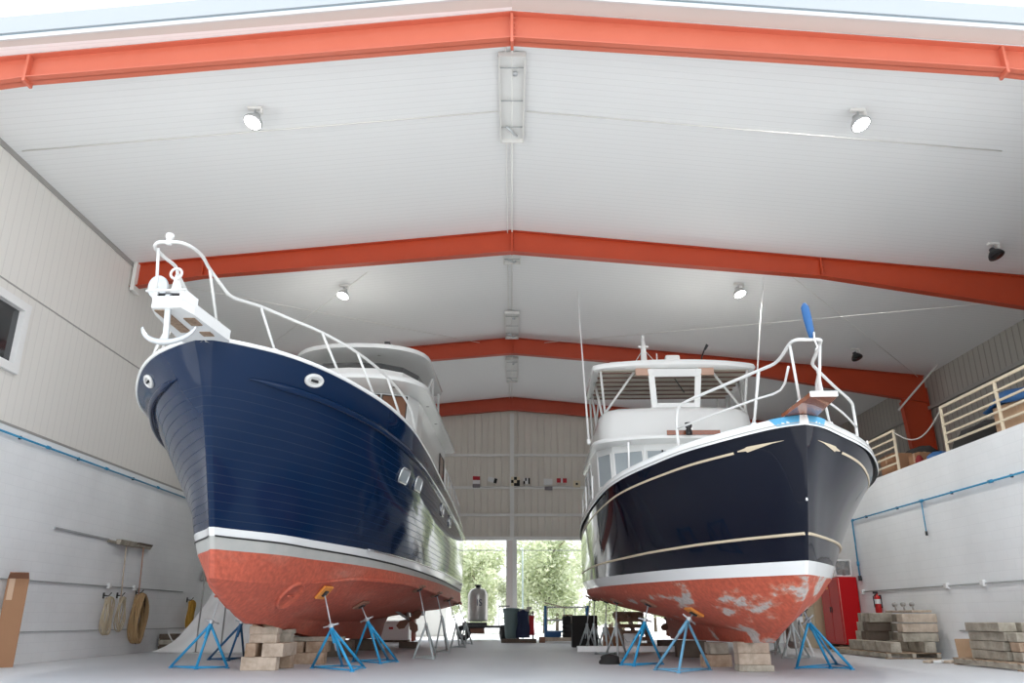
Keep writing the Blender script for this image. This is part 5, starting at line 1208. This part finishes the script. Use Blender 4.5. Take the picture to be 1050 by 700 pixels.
for k in range(4): timber((1.85 + .05 * (k % 2), 32.15 + k * .21, .10), (1.55, .19, .12), M_PALEWOOD, f'pale plank on the floor before the blue scaffold, {("nearest", "second", "third", "farthest")[k]} of four', name='floor_plank', cat='plank')
q = MB(); q.box((0, 0, .1), (.62, .3, .20), bev=.05); o = q.build('blue_bundle', M_TARPB, None); o.location = (1.58, 32.75, .165); tag(o, 'low blue folded bundle beside the black drum', 'bundle')
timber((1.72, 33.0, 1.33), (.95, .09, .04), M_PALEWOOD, 'light plank slanting over the blue scaffold', rot=(0, .22, .2), name='slanting_plank', cat='plank')
# clutter behind the right boat
pallet('slatted pallet leaning behind the keel of the right boat', (3.55, 22.6, .02), 1.2, 1.0); o = [k for k in bpy.data.objects if k.name.startswith('pallet') and k.parent is None and k.get('label', '').startswith('slatted')][0]; o.location = (3.35, 23.6, .45); o.rotation_euler = (1.15, 0, .5)
carton((2.9, 24.6, 0), (.5, .5, .62), 'brown box on the floor behind the right boat stands'); carton((2.3, 27.0, 0), (.8, .6, .95), 'dark box standing behind the row of grey stands', 0, M_DARK)
t = thing('white_drum', 'round white drum on the floor behind the right boat stands', 'drum', (3.1, 22.0, .0)); q = MB(); q.lathe([(0, 0), (.19, 0), (.20, .03), (.20, .46), (.21, .48), (.19, .5), (0, .5)], (0, 0, 0), (0, 0, 1), 22); q.build('barrel', M_WHITEP, t); q = MB(); q.tube([(-.2, 0, .4), (-.15, -.18, .3), (.15, -.18, .3), (.2, 0, .4)], .01, 6); q.build('bail', M_GALV, t)
heap((2.0, 17.5, 0), (.22, .2), .18, M_DARK, 'small dark rag heap on the floor beside the blue stand', 'rag_heap', 'rag', 9)
t = thing('outboard_engine', 'covered outboard engine on the far side of the right boat', 'engine', (7.0, 21.2, 0))
q = MB(); q.box((0, 0, 1.15), (.55, .62, .50), bev=.14); q.build('cowl', M_TARPB, t); q = MB(); q.box((0, 0, .62), (.24, .3, .62), bev=.04); q.lathe([(0, -.4), (.08, -.3), (.09, .1), (0, .2)], (0, .05, .25), (0, 1, 0)); q.build('leg', M_CANVAS, t)
q = MB()
for x in (-.35, .35): q.tube([(x, -.4, 0), (x * .5, 0, .9), (x, .4, 0)], .03)
q.bar((-.3, 0, .85), (.3, 0, .85), .08, .14, bev=.01); q.build('trestle', M_WHITEP, t)
# low white chest between the left rudder and the doorway
t = thing('storage_chest', 'low white chest on the floor beyond the left keel', 'chest', (-4.6, 32.6, 0)); q = MB(); q.box((0, 0, .38), (1.35, .8, .62), bev=.03); q.build('body', M_WHITEP, t); q = MB(); q.box((0, 0, .72), (1.4, .85, .08), bev=.02); q.build('lid', M_WHITEP, t); q = MB(); q.box((.0, -.41, .5), (.16, .02, .08)); q.build('latch', M_REDCL, t)
q = MB(); q.box((0, 0, .04), (1.3, .7, .08)); q.build('skid', M_DKWOOD, t)

# ------------------------------------------------------------------ outside
t = thing('clapboard_shed', 'white clapboard shed with a dark window beyond the doorway', 'shed', (-6.3, 44, -.02))
q = MB(); q.box((0, 0, 1.3), (6, 4, 2.6))
for k in range(15): q.prism([(-3.03, -2.0, .1 + k * .165), (3.03, -2.0, .1 + k * .165), (3.03, -2.03, .1 + k * .165), (-3.03, -2.03, .1 + k * .165)], (0, .02, .16))
q.build('wall', M_CLAP, t)
q = MB(); q.prism([(-3.3, -2.4, 2.55), (-3.3, 2.4, 2.55), (-3.3, 0, 3.7)], (6.6, 0, 0)); q.build('roof', M_DKTRIM, t)
q = MB(); q.box((1.6, -2.04, 1.45), (.9, .06, 1.1), bev=.01); wn = q.build('window', M_WHITEP, t); q = MB(); q.box((1.6, -2.075, 1.45), (.74, .02, .94)); q.build('pane', M_GLASS, wn)
def crown(seed, m_, h_, r_, n):
    rnd = random.Random(seed); bl_ = [(Vector((rnd.uniform(-.6, .6) * r_, rnd.uniform(-.6, .6) * r_, h_ * rnd.uniform(.22, .95))), r_ * rnd.uniform(.35, .62)) for _ in range(16)]
    q_ = MB()
    for _ in range(n):
        c, rr = rnd.choice(bl_); d = Vector((rnd.gauss(0, 1), rnd.gauss(0, 1), rnd.gauss(0, 1))).normalized(); p = c + d * rr * rnd.uniform(.55, 1.05)
        if p.z < .4: continue
        a = Vector((rnd.gauss(0, 1), rnd.gauss(0, 1), rnd.gauss(0, .6))).normalized(); b2 = a.orthogonal().normalized(); b2 = Matrix.Rotation(rnd.uniform(0, 6.28), 3, a) @ b2; s = rnd.uniform(.10, .22)
        q_.add([p - a * s, p + b2 * s * .45, p + a * s, p - b2 * s * .45], [(0, 1, 2, 3)])
    return q_
def make_tree(seed, m_, h_, r_, n, label):
    t_ = thing('leafy_tree', label, 'tree'); crown(seed, m_, h_, r_, n).build('crown', m_, t_)
    q_ = MB(); rnd = random.Random(seed); q_.tube([(0, 0, 0), (.1, 0, h_ * .4), (-.05, .1, h_ * .85)], [.16, .12, .04], 8)
    for k in range(6):
        a = rnd.uniform(0, 6.28); z = h_ * rnd.uniform(.25, .7); q_.tube([(0.05, 0, z), (r_ * .6 * math.cos(a), r_ * .6 * math.sin(a), z + h_ * .2)], [.06, .02], 6)
    q_.build('trunk', M_BARK, t_); return t_
kinds = [make_tree(11, M_LEAF[0], 5.6, 2.3, 7000, ''), make_tree(23, M_LEAF[1], 6.6, 2.6, 7000, ''), make_tree(37, M_LEAF[2], 4.6, 2.0, 5500, '')]
spots = [(-1.9, 51.5, 0, 'light green tree beyond the doorway left of the column'), (2.0, 51, 1, 'mid green tree beyond the doorway right of the column'), (.2, 56, 2, 'pale tree far behind the doorway column'), (5.4, 46, 0, 'light green tree beyond the doorway next to the right stern'),
         (-4.6, 55, 1, 'mid green tree behind the shed roof'), (6.8, 52, 2, 'pale tree behind the right boat stern'), (-8.5, 58, 0, 'light green tree far left beyond the doorway'), (9.5, 56, 1, 'mid green tree far right beyond the doorway'),
         (3.2, 60, 0, 'light green tree in the far row right of the column'), (-2.6, 63, 2, 'pale tree in the far row left of the column'), (-12, 52, 1, 'mid green tree at the left end of the row outside'), (13, 50, 0, 'light green tree at the right end of the row outside')]
used = set()
for i, (x, y, k, l) in enumerate(spots):
    o = kinds[k] if k not in used else copy_tree(kinds[k]); used.add(k); s = .82 + .22 * random.random()
    if y > 54: s *= .8
    o.location = (x, y, -.02); o.rotation_euler = (0, 0, random.uniform(0, 6)); o.scale = (s, s, s); o['label'] = l; o['group'] = 'trees beyond the back doorway'

# ------------------------------------------------------------------ light
w = bpy.data.worlds.new('sky'); SC.world = w; w.use_nodes = True; nt = w.node_tree; bg = nt.nodes['Background']
tc = nt.nodes.new('ShaderNodeTexCoord'); s_ = nt.nodes.new('ShaderNodeSeparateXYZ'); nt.links.new(tc.outputs['Generated'], s_.inputs[0])
rp = nt.nodes.new('ShaderNodeValToRGB'); rp.color_ramp.elements[0].position = .0; rp.color_ramp.elements[0].color = (.93, .95, .97, 1); rp.color_ramp.elements[1].position = .8; rp.color_ramp.elements[1].color = (.80, .89, 1, 1)
nt.links.new(s_.outputs[2], rp.inputs['Fac']); nt.links.new(rp.outputs[0], bg.inputs['Color']); bg.inputs['Strength'].default_value = 1.25
sn = bpy.data.lights.new('sun', 'SUN'); sn.energy = 3.0; sn.angle = .05; sn.color = (1, .98, .95); so_ = bpy.data.objects.new('sun', sn); COL.objects.link(so_)
so_.rotation_euler = Vector((-.5, -.5, -1)).to_track_quat('-Z', 'Y').to_euler()
vs = SC.view_settings; vs.view_transform = 'Standard'; vs.look = 'None'; vs.gamma = 1; vs.exposure = 0.86; vs.use_curve_mapping = False
SC.cycles.diffuse_bounces = 6; SC.cycles.max_bounces = 12
